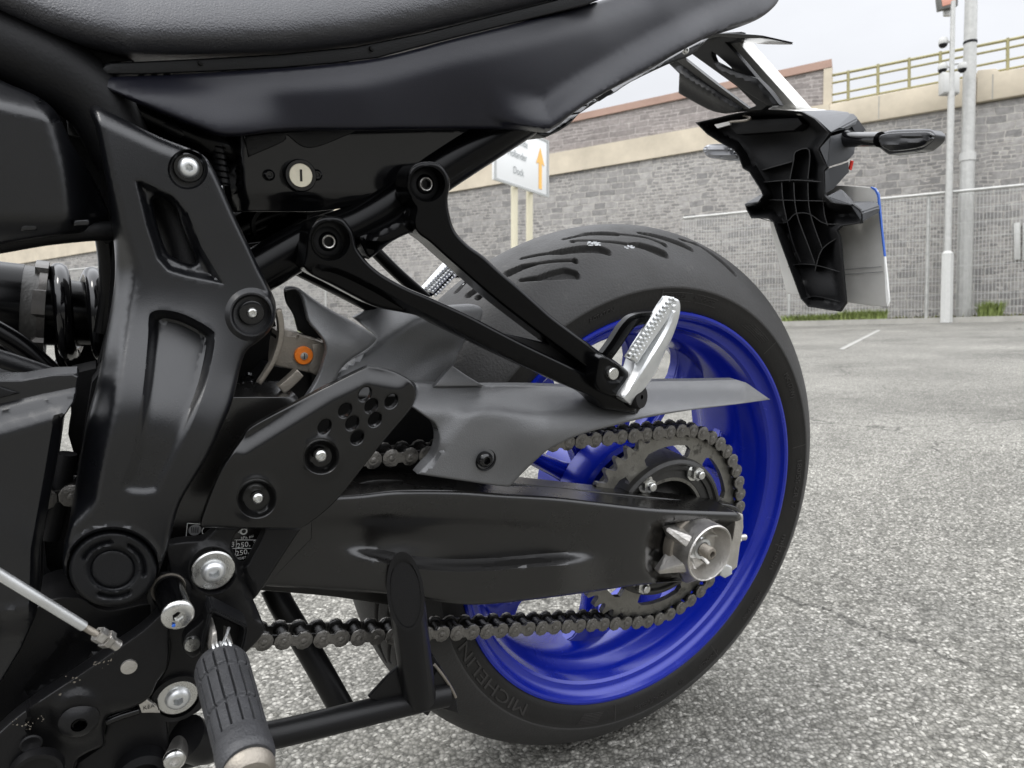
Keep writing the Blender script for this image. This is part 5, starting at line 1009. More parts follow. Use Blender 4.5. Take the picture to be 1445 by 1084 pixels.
# hanger: struts from the tail down to the fender
KH = lambda px, py, v: KX(px, py, .20 + v + (py - 60) * .0006 + 0)
hang = field('fender_hanger', sm([(940, 86, 1), (968, 70), (992, 52, 1), (1014, 47), (1046, 45, 1), (1040, 57), (1024, 60, 1), (1046, 84), (1069, 111, 1), (1086, 128), (1100, 148, 1), (1085, 149), (1075, 156, 1), (1042, 157), (1019, 160, 1), (998, 154), (957.5, 131.5, 1), (958.5, 104, 1)], 3), lambda P: -.010 * (1 - ss(0, 12, ldist(P, np.array([(958, 104), (1042, 157)])))), .008, M['plastic'], bike, step=5, edge=(2, .0015), mapf=KH, dv=FD,
             holes=[[(962, 80), (973, 74), (1040, 122), (1067, 149), (1057, 153), (1010, 118)], [(1004.6, 73), (1010, 76), (1024, 88), (1035, 98), (1025, 95), (1008, 86), (1004.6, 78)]])
field('hanger_strip', [(950, 82), (962, 80), (1010, 118), (1057, 153), (1050, 154), (1000, 120)], -.004, .004, M['carrier'], hang, step=8, edge=(1, .0006), mapf=KH, dv=FD)
field('hanger_fin', sm([(1006, 88, 1), (1036, 100), (1069, 111, 1), (1086, 130), (1100, 148, 1), (1084, 149, 1), (1050, 128), (1020, 104)], 3), lambda P: -.008 - .006 * ss(0, 8, ldist(P, np.array([(1006, 88), (1069, 111), (1100, 148)]))), .006, M['plastic'], hang, step=5, edge=(1.5, .001), mapf=KH, dv=FD)
field('silver_strut', [(1023, 59), (1040, 57), (1123, 149), (1124, 154), (1088, 157), (1084, 151), (1098, 148)], .03, .03, M['plateback'], hang, step=10, edge=(2, .002), mapf=KH, dv=FD)
field('dark_strut', [(1008, 66), (1024, 59), (1099, 149), (1068, 112), (1034, 98)], .026, .006, M['carrier'], hang, step=10, edge=(1, .001), mapf=KH, dv=FD)
field('tail_blade', sm([(988, 55, 1), (1002, 49), (1020, 47), (1050, 48), (1076, 50), (1077, 52), (1075, 54), (1040, 54), (1014, 52), (1000, 56, 1)], 3), -.006, .05, M['gloss'], hang, step=6, edge=(1, .001), mapf=KH, dv=FD)
bolt(968, 71, -.09, 5, M['steel'], hang, .4, .5, 'hanger_bolt'); tube('plate_light_cable', [KF(1040, 160, .02), KF(1058, 166, .0), (KF(1052, 170, -.005)), KF(1030, 172, .0)], .0016, M['gold'], hang, 8)
# ------------------------------------------------------------------ setting
SB_ = RC @ M2.T
CT = RB @ K(790, 1046, 0) + TB
hx_ = lambda x: 98 + .069 * (x - 101)
GA, GB = Wp(101, 482, 2400 / hx_(101)), Wp(1445, 453, 2400 / hx_(1445))
Vw = np.array([RB @ np.array([R_ * math.cos(a), y, R_ * math.sin(a)]) + TB for y in np.linspace(-.08, .08, 33) for R_ in [float(tyre_R(y))] for a in np.linspace(-2.4, -.8, 200)])
for _ in range(4):                                # the ground plane runs through the wall's foot and the tyre's lowest point
    gn = np.cross(GA - GB, CT - GB); gn /= np.linalg.norm(gn); gn *= np.sign(gn[2]); CT = Vw[((Vw - GB) @ gn).argmin()]
gn = np.cross(GA - GB, CT - GB); gn /= np.linalg.norm(gn); gn *= np.sign(gn[2]); low = 0.0
GZ = lambda x, y: GB[2] - (gn[0] * (x - GB[0]) + gn[1] * (y - GB[1])) / gn[2]
def gmat(name, near=True):
    m = bpy.data.materials.new(name); m.use_nodes = True; t = m.node_tree; b = t.nodes['Principled BSDF']; b.inputs['Roughness'].default_value = .85; b.inputs['Specular IOR Level'].default_value = .25
    g = N(t, 'ShaderNodeNewGeometry')
    v = N(t, 'ShaderNodeTexVoronoi'); v.inputs['Scale'].default_value = 190; v.inputs['Randomness'].default_value = 1; t.links.new(g.outputs['Position'], v.inputs['Vector'])
    n1 = N(t, 'ShaderNodeTexNoise'); n1.inputs['Scale'].default_value = 1.1; n1.inputs['Detail'].default_value = 6; t.links.new(g.outputs['Position'], n1.inputs['Vector'])
    n2 = N(t, 'ShaderNodeTexNoise'); n2.inputs['Scale'].default_value = 300; n2.inputs['Detail'].default_value = 4; t.links.new(g.outputs['Position'], n2.inputs['Vector'])
    n3 = N(t, 'ShaderNodeTexNoise'); n3.inputs['Scale'].default_value = 22; n3.inputs['Detail'].default_value = 5; t.links.new(g.outputs['Position'], n3.inputs['Vector'])
    rp_ = N(t, 'ShaderNodeValToRGB'); e = rp_.color_ramp.elements; e[0].position = 0; e[0].color = (.122, .118, .103, 1); e[1].position = 1; e[1].color = (.43, .416, .376, 1)
    x_ = e.new(.35); x_.color = (.192, .186, .165, 1); x_ = e.new(.72); x_.color = (.25, .242, .216, 1)
    sp_ = N(t, 'ShaderNodeSeparateColor'); t.links.new(v.outputs['Color'], sp_.inputs[0]); t.links.new(sp_.outputs[0], rp_.inputs[0])
    # joints between stones are dark
    d = N(t, 'ShaderNodeMapRange'); d.inputs[1].default_value = .25; d.inputs[2].default_value = .75; d.inputs[3].default_value = 1; d.inputs[4].default_value = .50; t.links.new(v.outputs['Distance'], d.inputs[0])
    s1 = N(t, 'ShaderNodeVectorMath', operation='SCALE'); t.links.new(rp_.outputs[0], s1.inputs[0]); t.links.new(d.outputs[0], s1.inputs['Scale'])
    r = N(t, 'ShaderNodeMapRange'); r.inputs[1].default_value = .3; r.inputs[2].default_value = .7; r.inputs[3].default_value = .76; r.inputs[4].default_value = 1.20; t.links.new(n1.outputs[0], r.inputs[0])
    r3 = N(t, 'ShaderNodeMapRange'); r3.inputs[1].default_value = .3; r3.inputs[2].default_value = .7; r3.inputs[3].default_value = .88; r3.inputs[4].default_value = 1.12; t.links.new(n3.outputs[0], r3.inputs[0])
    mm = N(t, 'ShaderNodeMath', operation='MULTIPLY'); t.links.new(r.outputs[0], mm.inputs[0]); t.links.new(r3.outputs[0], mm.inputs[1])
    # hairline cracks and darker bitumen-rich patches
    wn = N(t, 'ShaderNodeTexNoise'); wn.inputs['Scale'].default_value = 6; wn.inputs['Detail'].default_value = 5; t.links.new(g.outputs['Position'], wn.inputs['Vector'])
    wv = N(t, 'ShaderNodeVectorMath', operation='MULTIPLY_ADD'); wv.inputs[1].default_value = (.22, .22, .0); t.links.new(wn.outputs[1], wv.inputs[0]); t.links.new(g.outputs['Position'], wv.inputs[2])
    vc = N(t, 'ShaderNodeTexVoronoi', feature='DISTANCE_TO_EDGE'); vc.inputs['Scale'].default_value = 1.3; t.links.new(wv.outputs[0], vc.inputs['Vector'])
    ck = N(t, 'ShaderNodeMapRange'); ck.inputs[1].default_value = .002; ck.inputs[2].default_value = .010; ck.inputs[3].default_value = .45; ck.inputs[4].default_value = 1; t.links.new(vc.outputs['Distance'], ck.inputs[0])
    pn = N(t, 'ShaderNodeTexNoise'); pn.inputs['Scale'].default_value = .9; pn.inputs['Detail'].default_value = 7; pn.inputs['Roughness'].default_value = .62; t.links.new(g.outputs['Position'], pn.inputs['Vector'])
    cm = N(t, 'ShaderNodeMapRange'); cm.inputs[1].default_value = .50; cm.inputs[2].default_value = .58; cm.inputs[3].default_value = 1; cm.inputs[4].default_value = 0; t.links.new(pn.outputs[0], cm.inputs[0])
    cx_ = N(t, 'ShaderNodeMath', operation='MAXIMUM'); t.links.new(ck.outputs[0], cx_.inputs[0]); t.links.new(cm.outputs[0], cx_.inputs[1])
    pm = N(t, 'ShaderNodeMapRange'); pm.inputs[1].default_value = .56; pm.inputs[2].default_value = .68; pm.inputs[3].default_value = 1; pm.inputs[4].default_value = .74; t.links.new(pn.outputs[0], pm.inputs[0])
    m3 = N(t, 'ShaderNodeMath', operation='MULTIPLY'); t.links.new(mm.outputs[0], m3.inputs[0]); t.links.new(cx_.outputs[0], m3.inputs[1])
    mm = N(t, 'ShaderNodeMath', operation='MULTIPLY'); t.links.new(m3.outputs[0], mm.inputs[0]); t.links.new(pm.outputs[0], mm.inputs[1])
    s2 = N(t, 'ShaderNodeVectorMath', operation='SCALE'); t.links.new(s1.outputs[0], s2.inputs[0]); t.links.new(mm.outputs[0], s2.inputs['Scale']); t.links.new(s2.outputs[0], b.inputs['Base Color'])
    ad = N(t, 'ShaderNodeMath', operation='MULTIPLY_ADD'); ad.inputs[1].default_value = -.6; t.links.new(v.outputs['Distance'], ad.inputs[0])
    n2m = N(t, 'ShaderNodeMath', operation='MULTIPLY'); n2m.inputs[1].default_value = .5; t.links.new(n2.outputs[0], n2m.inputs[0]); t.links.new(n2m.outputs[0], ad.inputs[2])
    bp = N(t, 'ShaderNodeBump'); bp.inputs['Strength'].default_value = .9; bp.inputs['Distance'].default_value = .004; t.links.new(ad.outputs[0], bp.inputs['Height']); t.links.new(bp.outputs[0], b.inputs['Normal'])
    return m
GM = gmat('asphalt')
def axes_ground():
    def bank(lo, hi, n1, far, n2):
        a = np.linspace(lo, hi, n1); b = hi + (far - hi) * (np.linspace(0, 1, n2)[1:] ** 3); return a, b
    gx = np.concatenate([-(2.2 + 800 * np.linspace(0, 1, 26)[1:][::-1] ** 3), np.linspace(-2.2, 2.2, 700), 2.2 + 800 * np.linspace(0, 1, 26)[1:] ** 3])
    gy = np.concatenate([-(1.0 + 600 * np.linspace(0, 1, 16)[1:][::-1] ** 3), np.linspace(-1.0, .3, 20)[:-1], np.linspace(.3, 3.0, 620), 3.0 + 900 * np.linspace(0, 1, 30)[1:] ** 3]); return gx, gy
gx, gy = axes_ground(); X, Y = np.meshgrid(gx, gy, indexing='xy'); Z = GB[2] - (gn[0] * (X - GB[0]) + gn[1] * (Y - GB[1])) / gn[2] + low
# level beyond the retaining wall so that the slope does not climb into the sky
Z = np.where(Y > 40, np.interp(Y, [40, 900], [0, 0]) + GZ(0, 40) + (Z * 0), Z)
# stone texture as real relief near the wheel: cellular height
def cell(X, Y, s, seed):
    r = np.random.default_rng(seed); T = r.random((512, 512, 3)); i = np.floor(X / s).astype(int); j = np.floor(Y / s).astype(int); best = np.full(X.shape, 9.); hv = np.zeros(X.shape)
    for a in (-1, 0, 1):
        for b in (-1, 0, 1):
            q = T[(i + a) % 512, (j + b) % 512]; d = np.hypot(X / s - (i + a + q[..., 0]), Y / s - (j + b + q[..., 1])); m_ = d < best; best = np.where(m_, d, best); hv = np.where(m_, q[..., 2], hv)
    return best, hv
nearm = (np.abs(X) < 2.2) & (Y > .3) & (Y < 3.0); fade = ss(3.0, 2.2, Y) * ss(2.2, 1.9, np.abs(X)) * ss(.3, .34, Y)
d1, h1 = cell(X, Y, .0068, 3); rel = (1 - np.clip(d1, 0, 1)) * .0036 * (.2 + 1.3 * h1) - .0026; Z = Z + np.where(nearm, rel * fade, 0)
V = np.stack([X, Y, Z], -1).reshape(-1, 3); nx = len(gx); jj, ii = np.meshgrid(np.arange(len(gy) - 1), np.arange(nx - 1), indexing='ij'); a = (jj * nx + ii).ravel()
F = np.stack([a, a + 1, a + nx + 1, a + nx], 1)
g = mesh('ground', V, F, GM, None, bikeframe=False, smooth=180); g['kind'] = 'structure'
GZ0 = GZ; GZ = lambda x, y: GZ0(x, y) + low
# ---- retaining wall and everything on it. u runs along the wall to the right (nearer), nv points away from the viewer
u2 = (GB - GA)[:2]; u2 /= np.linalg.norm(u2); U = np.array([*u2, 0]); NV = np.array([-u2[1], u2[0], 0]); NV *= np.sign(NV[1])
WO = GB + NV * .9
def onW(px, py, off=0.):
    d = Wray(px, py); o = WO + NV * off; return CL + d * (np.dot(o - CL, NV) / np.dot(d, NV))
def uz(p): return float(np.dot(p - WO, U)), float(p[2])
def bpanel(name, pts_uz, off, thick, m, parent=None, bev=0, **kw):
    loop = [WO + U * a - U * 0 + NV * off + np.array([0, 0, b - WO[2]]) for a, b in pts_uz]; o = prism(name, loop, NV * thick, m, parent, bev, bikeframe=False); return o
def stone(name, c1_, c2_, mort, sx_, sz_, bumpd=.02):
    m = bpy.data.materials.new(name); m.use_nodes = True; t = m.node_tree; b = t.nodes['Principled BSDF']; b.inputs['Roughness'].default_value = .9
    at_ = N(t, 'ShaderNodeAttribute', attribute_name='wallco'); 
    nz = N(t, 'ShaderNodeTexNoise'); nz.inputs['Scale'].default_value = 1.7; t.links.new(at_.outputs['Vector'], nz.inputs['Vector'])
    mxv = N(t, 'ShaderNodeVectorMath', operation='MULTIPLY_ADD'); mxv.inputs[1].default_value = (.20, .12, 0); t.links.new(nz.outputs[1], mxv.inputs[0]); t.links.new(at_.outputs['Vector'], mxv.inputs[2])
    def bricks(sc_, sq, w_, h_):
        br = N(t, 'ShaderNodeTexBrick'); br.inputs['Scale'].default_value = sc_; br.inputs['Mortar Size'].default_value = .012; br.inputs['Mortar Smooth'].default_value = .3; br.inputs['Brick Width'].default_value = w_; br.inputs['Row Height'].default_value = h_
        br.inputs['Color1'].default_value = (*c1_, 1); br.inputs['Color2'].default_value = (*c2_, 1); br.inputs['Mortar'].default_value = (*mort, 1); br.offset = .5; br.squash = sq; br.squash_frequency = 3; br.inputs['Bias'].default_value = 0
        t.links.new(mxv.outputs[0], br.inputs['Vector']); return br
    b1 = bricks(1, 1.35, sx_, sz_); b2 = bricks(1, .8, sx_ * .62, sz_ * .5)
    v = N(t, 'ShaderNodeTexVoronoi'); v.inputs['Scale'].default_value = 1.6; mp_ = N(t, 'ShaderNodeMapping'); mp_.inputs['Scale'].default_value = (.9, 1.4, 1); t.links.new(at_.outputs['Vector'], mp_.inputs[0]); t.links.new(mp_.outputs[0], v.inputs['Vector'])
    sc1 = N(t, 'ShaderNodeSeparateColor'); t.links.new(v.outputs['Color'], sc1.inputs[0]); gt = N(t, 'ShaderNodeMath', operation='GREATER_THAN'); gt.inputs[1].default_value = .5; t.links.new(sc1.outputs[0], gt.inputs[0])
    mx_ = N(t, 'ShaderNodeMix', data_type='RGBA'); t.links.new(gt.outputs[0], mx_.inputs[0]); t.links.new(b1.outputs[0], mx_.inputs[6]); t.links.new(b2.outputs[0], mx_.inputs[7])
    mf_ = N(t, 'ShaderNodeMix', data_type='FLOAT'); t.links.new(gt.outputs[0], mf_.inputs[0]); t.links.new(b1.outputs[1], mf_.inputs[2]); t.links.new(b2.outputs[1], mf_.inputs[3])
    n1 = N(t, 'ShaderNodeTexNoise'); n1.inputs['Scale'].default_value = 9; n1.inputs['Detail'].default_value = 8; n1.inputs['Roughness'].default_value = .7; t.links.new(at_.outputs['Vector'], n1.inputs['Vector'])
    r = N(t, 'ShaderNodeMapRange'); r.inputs[1].default_value = .3; r.inputs[2].default_value = .7; r.inputs[3].default_value = .70; r.inputs[4].default_value = 1.3; t.links.new(n1.outputs[0], r.inputs[0])
    n4 = N(t, 'ShaderNodeTexNoise'); n4.inputs['Scale'].default_value = .35; n4.inputs['Detail'].default_value = 5; t.links.new(at_.outputs['Vector'], n4.inputs['Vector'])
    r4 = N(t, 'ShaderNodeMapRange'); r4.inputs[1].default_value = .3; r4.inputs[2].default_value = .7; r4.inputs[3].default_value = .86; r4.inputs[4].default_value = 1.14; t.links.new(n4.outputs[0], r4.inputs[0])
    mm = N(t, 'ShaderNodeMath', operation='MULTIPLY'); t.links.new(r.outputs[0], mm.inputs[0]); t.links.new(r4.outputs[0], mm.inputs[1])
    s = N(t, 'ShaderNodeVectorMath', operation='SCALE'); t.links.new(mx_.outputs[2], s.inputs[0]); t.links.new(mm.outputs[0], s.inputs['Scale']); t.links.new(s.outputs[0], b.inputs['Base Color'])
    hh_ = N(t, 'ShaderNodeMath', operation='SUBTRACT'); t.links.new(n1.outputs[0], hh_.inputs[0]); t.links.new(mf_.outputs[0], hh_.inputs[1])
    bp = N(t, 'ShaderNodeBump'); bp.inputs['Strength'].default_value = .8; bp.inputs['Distance'].default_value = bumpd; t.links.new(hh_.outputs[0], bp.inputs['Height']); t.links.new(bp.outputs[0], b.inputs['Normal'])
    return m
def wallco(o):
    me = o.data; at_ = me.attributes.new('wallco', 'FLOAT_VECTOR', 'POINT'); co_ = np.array([tuple(v.co) for v in me.vertices]); uu = (co_ - WO) @ U; at_.data.foreach_set('vector', np.stack([uu + ((co_ - WO) @ NV) * .7, co_[:, 2], co_[:, 0] * 0], 1).ravel())
MS = stone('rubble_stone', (.185, .18, .174), (.33, .317, .30), (.39, .37, .34), .28, .15)
MB_ = stone('grey_brick', (.20, .18, .17), (.30, .27, .255), (.36, .33, .31), .45, .15, .01)
MC = mat('weathered_concrete', (.52, .46, .36), .85, bump=.6, bscale=30, var=.14, vscale=1.6)
MCT = mat('coping_terracotta', (.36, .24, .19), .85, bump=.4, bscale=30, var=.12, vscale=2)
MR = mat('rail_ochre_paint', (.30, .27, .13), .5, var=.15, vscale=8)
MZ = mat('galvanised_steel', (.46, .46, .44), .5, .35, bump=.2, bscale=60, var=.12, vscale=12)
MW = mat('white_enamel', (.50, .50, .48), .4, var=.05, vscale=20)
MK = mat('kerb_concrete', (.33, .32, .29), .85, bump=.4, bscale=40, var=.15, vscale=4)
# lower edge and upper edge of the concrete band, as (u, z)
bl = [uz(onW(x, y)) for x, y in ((880, 231), (1445, 137))]; bu = [uz(onW(x, y)) for x, y in ((880, 199.5), (1172, 147))]; tl = [uz(onW(x, y)) for x, y in ((880, 147), (1171.5, 84))]
pr = [uz(onW(x, y)) for x, y in ((1174, 148), (1326, 119))]; pr2 = [uz(onW(x, y)) for x, y in ((1378, 109), (1445, 97.5))]
lin = lambda q, u_: q[0][1] + (q[1][1] - q[0][1]) * (u_ - q[0][0]) / (q[1][0] - q[0][0])
U0, U1 = uz(onW(-260, 400))[0] - 8, uz(onW(1445, 300))[0] + 9
uE = tl[1][0]
zb = lambda u_: GZ(*(WO + U * u_)[:2])
wall = bpanel('retaining_wall', [(U0, zb(U0) - 1), (U1, zb(U1) - 1), (U1, lin(bl, U1)), (U0, lin(bl, U0))], 0, .6, MS); wallco(wall)
link_ = lambda o, l, c: (o.__setitem__('label', l), o.__setitem__('category', c))
link_(wall, 'tall grey rubble stone retaining wall behind the mesh fence', 'wall')
bnd = bpanel('concrete_band', [(U0, lin(bl, U0)), (uE, lin(bl, uE)), (uE, lin(bu, uE)), (U0, lin(bu, U0))], -.06, .60, MC); link_(bnd, 'long cream concrete band capping the rubble wall at the left', 'ledge')
upw = bpanel('brick_parapet', [(U0, lin(bu, U0)), (uE, lin(bu, uE)), (uE, lin(tl, uE) - .16), (U0, lin(tl, U0) - .16)], .03, .5, MB_); wallco(upw)
link_(upw, 'grey brick parapet standing on the cream band, ending beside the railing', 'wall')
o = bpanel('coping', [(U0, lin(tl, U0) - .16), (uE + .03, lin(tl, uE) - .16), (uE + .03, lin(tl, uE)), (U0, lin(tl, U0))], -.02, .6, MCT, upw)
o = bpanel('end_pier', [(uE - .12, lin(bu, uE)), (uE + .04, lin(bu, uE)), (uE + .04, lin(tl, uE) - .17), (uE - .12, lin(tl, uE) - .17)], -.01, .56, MC, upw)
uS = pr2[0][0]
ped = bpanel('bridge_parapet', [(uE + .002, lin(bl, uE)), (uS, lin(bl, uS)), (uS, lin(pr, uS)), (uE + .002, lin(pr, uE))], -.07, .62, MC, None, .02); link_(ped, 'stained cream concrete parapet carrying the ochre railing', 'parapet')
ped2 = bpanel('bridge_parapet', [(uS + .003, lin(bl, uS) + .02), (U1, lin(bl, U1)), (U1, lin(pr2, U1)), (uS + .35, lin(pr2, uS + .35)), (uS + .3, lin(pr2, uS) + .08), (uS + .003, lin(pr2, uS) + .10)], -.10, .65, MC, None, .02); link_(ped2, 'taller cream concrete parapet block at the right, behind the galvanised lamp post', 'parapet')
for k in range(7):
    pu = uE + .9 + k * 1.9
    if pu < U1 - .3 and abs(pu - uS) > .2: bpanel('joint', [(pu, lin(bl, pu) + .03), (pu + .018, lin(bl, pu) + .03), (pu + .018, lin(pr if pu < uS else pr2, pu) - .03), (pu, lin(pr if pu < uS else pr2, pu) - .03)], -.105 if pu > uS else -.074, .01, MK, ped if pu < uS else ped2)
# railing
rail = empty('bridge_railing', WO + U * uE + np.array([0, 0, lin(pr, uE) - WO[2]]), 'ochre painted steel railing with four rails on top of the parapet', 'railing')
def wtube(name, a_, b_, r, m, parent, seg=10):
    o = tube(name, [a_, b_], r, m, None, seg, bikeframe=False, spline=False)
    if parent is not None:
        o.parent = parent; o.matrix_parent_inverse = Matrix.Translation(-Vector(parent.location)) if not any(parent.rotation_euler) else Matrix.Identity(4)
    return o
for (x1, y1, x2, y2, r) in ((1174, 106.6, 1445, 52, .028), (1174, 117.5, 1445, 63, .022), (1174, 134, 1445, 80, .022), (1174, 145, 1445, 93, .022)):
    a_, b_ = onW(x1, y1, .1), onW(x2, y2, .1); wtube('rail', a_, b_ + (b_ - a_) * .9, r, MR, rail)
for x_, yt, yb in ((1197, 100, 142), (1239, 91, 134), (1283, 82, 126), (1327, 73, 120), (1374, 64, 108), (1422, 54, 99), (1474, 44, 92), (1530, 33, 84)): wtube('post', onW(x_, yb, .1), onW(x_, yt, .1), .030, MR, rail)
# fence
def onF(px, py, off=0.):
    d = Wray(px, py); o = GB + NV * off; return CL + d * (np.dot(o - CL, NV) / np.dot(d, NV))
fence = empty('mesh_fence', onF(1200, 458), 'tall grey galvanised mesh fence standing on the kerb in front of the stone wall', 'fence')
def mesh_panel(name, xa, xb, ya, yb, parent, pitch=.055):
    A_, B_ = onF(xa, ya), onF(xb, yb); ua, ub = float(np.dot(A_ - GB, U)), float(np.dot(B_ - GB, U)); n = int((ub - ua) / pitch); G_ = []
    for k in range(n + 1):
        uu = ua + (ub - ua) * k / n; zt = A_[2] + (B_[2] - A_[2]) * k / n; p_ = GB + U * uu; z0 = GZ(*p_[:2]) + .12; G_.append(boxg((p_[0], p_[1], (zt + z0) / 2), (.0068, .0068, zt - z0)))
    for zf in np.linspace(.06, .97, 9):
        pts = []
        for uu, zt in ((ua, A_[2]), (ub, B_[2])):
            p_ = GB + U * uu; z0 = GZ(*p_[:2]) + .12; pts.append(np.array([p_[0], p_[1], z0 + (zt - z0) * zf]))
        for off in (-.006, .006):
            a_, b_ = pts[0] + NV * off, pts[1] + NV * off; hz = np.array([0, 0, .004]); hn = NV * .003; V_ = [a_ - hz - hn, a_ + hz - hn, a_ + hz + hn, a_ - hz + hn, b_ - hz - hn, b_ + hz - hn, b_ + hz + hn, b_ - hz + hn]
            G_.append((np.array(V_), [(0, 1, 5, 4), (1, 2, 6, 5), (2, 3, 7, 6), (3, 0, 4, 7)]))
    Vt, Ft = join(G_); o = mesh(name, Vt, Ft, MZ, None, bikeframe=False, smooth=0); o.parent = parent; o.matrix_parent_inverse = Matrix.Translation(-Vector(parent.location))
    wtube('top_rail', A_, B_, .028, MZ, parent)
    for k in range(int((ub - ua) / 2.4) + 1):
        uu = ub - k * 2.4; f_ = (uu - ua) / (ub - ua); p_ = GB + U * uu + NV * .03; wtube('post', np.array([p_[0], p_[1], GZ(*p_[:2])]), np.array([p_[0], p_[1], A_[2] + (B_[2] - A_[2]) * f_]), .03, MZ, parent)
mesh_panel('mesh_panel', 964, 1540, 308, 252, fence)
fence2 = empty('mesh_fence', onF(300, 478), 'section of galvanised mesh fence glimpsed through the gap under the frame rail', 'fence')
mesh_panel('mesh_panel', 40, 458, 386, 350, fence2)
kb = [GB + U * a_ for a_ in (U0 - 0, U1 + 1)]
def kerb(name, off, wd, h, m, zo=0.):
    P_ = []
    for a_ in (U0, U1 + 1):
        p_ = GB + U * a_ + NV * off; z = GZ(*p_[:2]) + zo; q_ = p_ + NV * wd; z2 = GZ(*q_[:2]) + zo; P_.append([np.array([p_[0], p_[1], z - .05]), np.array([p_[0], p_[1], z + h]), np.array([q_[0], q_[1], z + h]), np.array([q_[0], q_[1], z2 - .05])])
    V_ = P_[0] + P_[1]; return mesh(name, V_, [(0, 1, 5, 4), (1, 2, 6, 5), (2, 3, 7, 6), (3, 2, 1, 0), (4, 5, 6, 7)], m, None, bikeframe=False, smooth=0)
k1 = kerb('kerb', -.12, .14, .10, MK); k1['kind'] = 'structure'
soil = mat('verge_soil', (.10, .085, .05), .95, bump=.5, bscale=30, var=.3, vscale=6)
k2 = kerb('verge', .02, .86, .05, soil); k2['kind'] = 'structure'
# grass and weeds along the fence foot
MG = mat('weed_green', (.21, .26, .08), .6, var=.35, vscale=5); MG2 = mat('moss_olive', (.14, .15, .05), .8, var=.3, vscale=5)
def blades(name, u_a, u_b, n, h, m, o0=-.05, o1=.6):
    V_, F_ = [], []
    for _ in range(n):
        p_ = GB + U * (random.uniform(u_a, u_b)) + NV * random.uniform(o0, o1); z = GZ(*p_[:2]) + .04; a_ = random.uniform(0, 6.28); l_ = h * random.uniform(.4, 1.2); wd = .006 + .008 * random.random(); d_ = np.array([math.cos(a_), math.sin(a_), 0]); s_ = np.array([-d_[1], d_[0], 0]) * wd
        b0 = np.array([p_[0], p_[1], z]); m1 = b0 + d_ * l_ * .15 + np.array([0, 0, l_ * .6]); t_ = b0 + d_ * l_ * random.uniform(.3, .6) + np.array([0, 0, l_]); k = len(V_); V_ += [b0 - s_, b0 + s_, m1 + s_, m1 - s_, t_]; F_ += [(k, k + 1, k + 2, k + 3), (k + 3, k + 2, k + 4)]
    o = mesh(name, V_, F_, m, None, bikeframe=False, smooth=0); return o
gr_ = blades('grass', U0, U1, 9000, .10, MG2, .05, .85); gr_['kind'] = 'stuff'; link_(gr_, 'thin mossy grass growing along the foot of the stone wall', 'grass')
for (xa, xb, n, h, lb) in ((1105, 1182, 1500, .17, 'bright green weeds on the kerb left of and under the plate'), (1185, 1250, 1600, .22, 'bright green weed clump on the kerb just right of the plate'), (1382, 1412, 700, .3, 'leafy green weed tuft at the fence foot right of the lamp post'), (88, 112, 500, .3, 'green weeds glimpsed under the shock spring'), (424, 450, 500, .5, 'yellow-green bush glimpsed through the gap under the rail')):
    o = blades('weeds', float(np.dot(onF(xa, 455) - GB, U)), float(np.dot(onF(xb, 455) - GB, U)), n, h, MG, -.10, .12); o['kind'] = 'stuff'; link_(o, lb, 'weeds')
# painted line on the asphalt
def onG(px, py, dz=.004):
    d = Wray(px, py); P0 = np.array([GB[0], GB[1], GZ(*GB[:2])]); t = np.dot(P0 - CL, gn) / np.dot(d, gn); p_ = CL + d * t; return p_ + np.array([0, 0, dz])
mesh('parking_line', [onG(1184, 493), onG(1190, 494), onG(1243, 466.5), onG(1238, 466)], [(0, 1, 2, 3)], mat('worn_paint', (.28, .275, .255), .8, var=.25, vscale=8), None, bikeframe=False, smooth=0)['kind'] = 'structure'
# lamp post and camera post
def vpole(px, pyb, pyt, d, off): pass
def postat(px, pyb, d):
    p_ = Wp(px, pyb, d); return p_
lpP = onF(1360, 452, .35); zt_ = float(CL[2] + (lpP[1]) * .62)
lamp = empty('lamp_post', np.array([lpP[0], lpP[1], GZ(*lpP[:2])]), 'thick galvanised lamp post rising out of the frame behind the mesh fence', 'lamp post')
dd = np.dot(lpP - CL, RC[:, 1]); wpx = lambda n_: n_ * dd / 1000
zof = lambda px, py: Wp(px, py, dd)[2]
def vt(name, x, y, z0, z1, r0, r1, m, parent, seg=20):
    o = lathe(name, np.array([x, y, z0]), (0, 0, 1), [(0, 0), (r0, 0), (r1, z1 - z0), (0, z1 - z0)], m, None, seg, bikeframe=False); o.parent = parent; o.matrix_parent_inverse = Matrix.Translation(-Vector(parent.location)); return o
vt('pole_base', lpP[0], lpP[1], GZ(*lpP[:2]), zof(1363, 222), wpx(9.6), wpx(9.2), MZ, lamp); vt('pole', lpP[0], lpP[1], zof(1363, 222), zof(1363, -160), wpx(8.4), wpx(7.2), MZ, lamp); vt('pole_collar', lpP[0], lpP[1], zof(1363, 230), zof(1363, 219), wpx(10.2), wpx(10.2), MW, lamp); vt('pole_band', lpP[0], lpP[1], zof(1363, 68), zof(1363, 65), wpx(8.6), wpx(8.6), M['dark'], lamp)
arm_ = tube('lamp_arm', [np.array([lpP[0], lpP[1], zof(1363, -160)]), np.array([lpP[0] + .05, lpP[1] - .3, zof(1363, -175)]), np.array([lpP[0] + .1, lpP[1] - 1.2, zof(1363, -180)])], .04, MZ, None, 12, bikeframe=False); arm_.parent = lamp; arm_.matrix_parent_inverse = Matrix.Translation(-Vector(lamp.location))
cpP = onF(1335, 456, -.12); dd = np.dot(cpP - CL, RC[:, 1])
cpost = empty('camera_post', np.array([cpP[0], cpP[1], GZ(*cpP[:2])]), 'slim pale post with a junction box and floodlight in front of the fence', 'post')
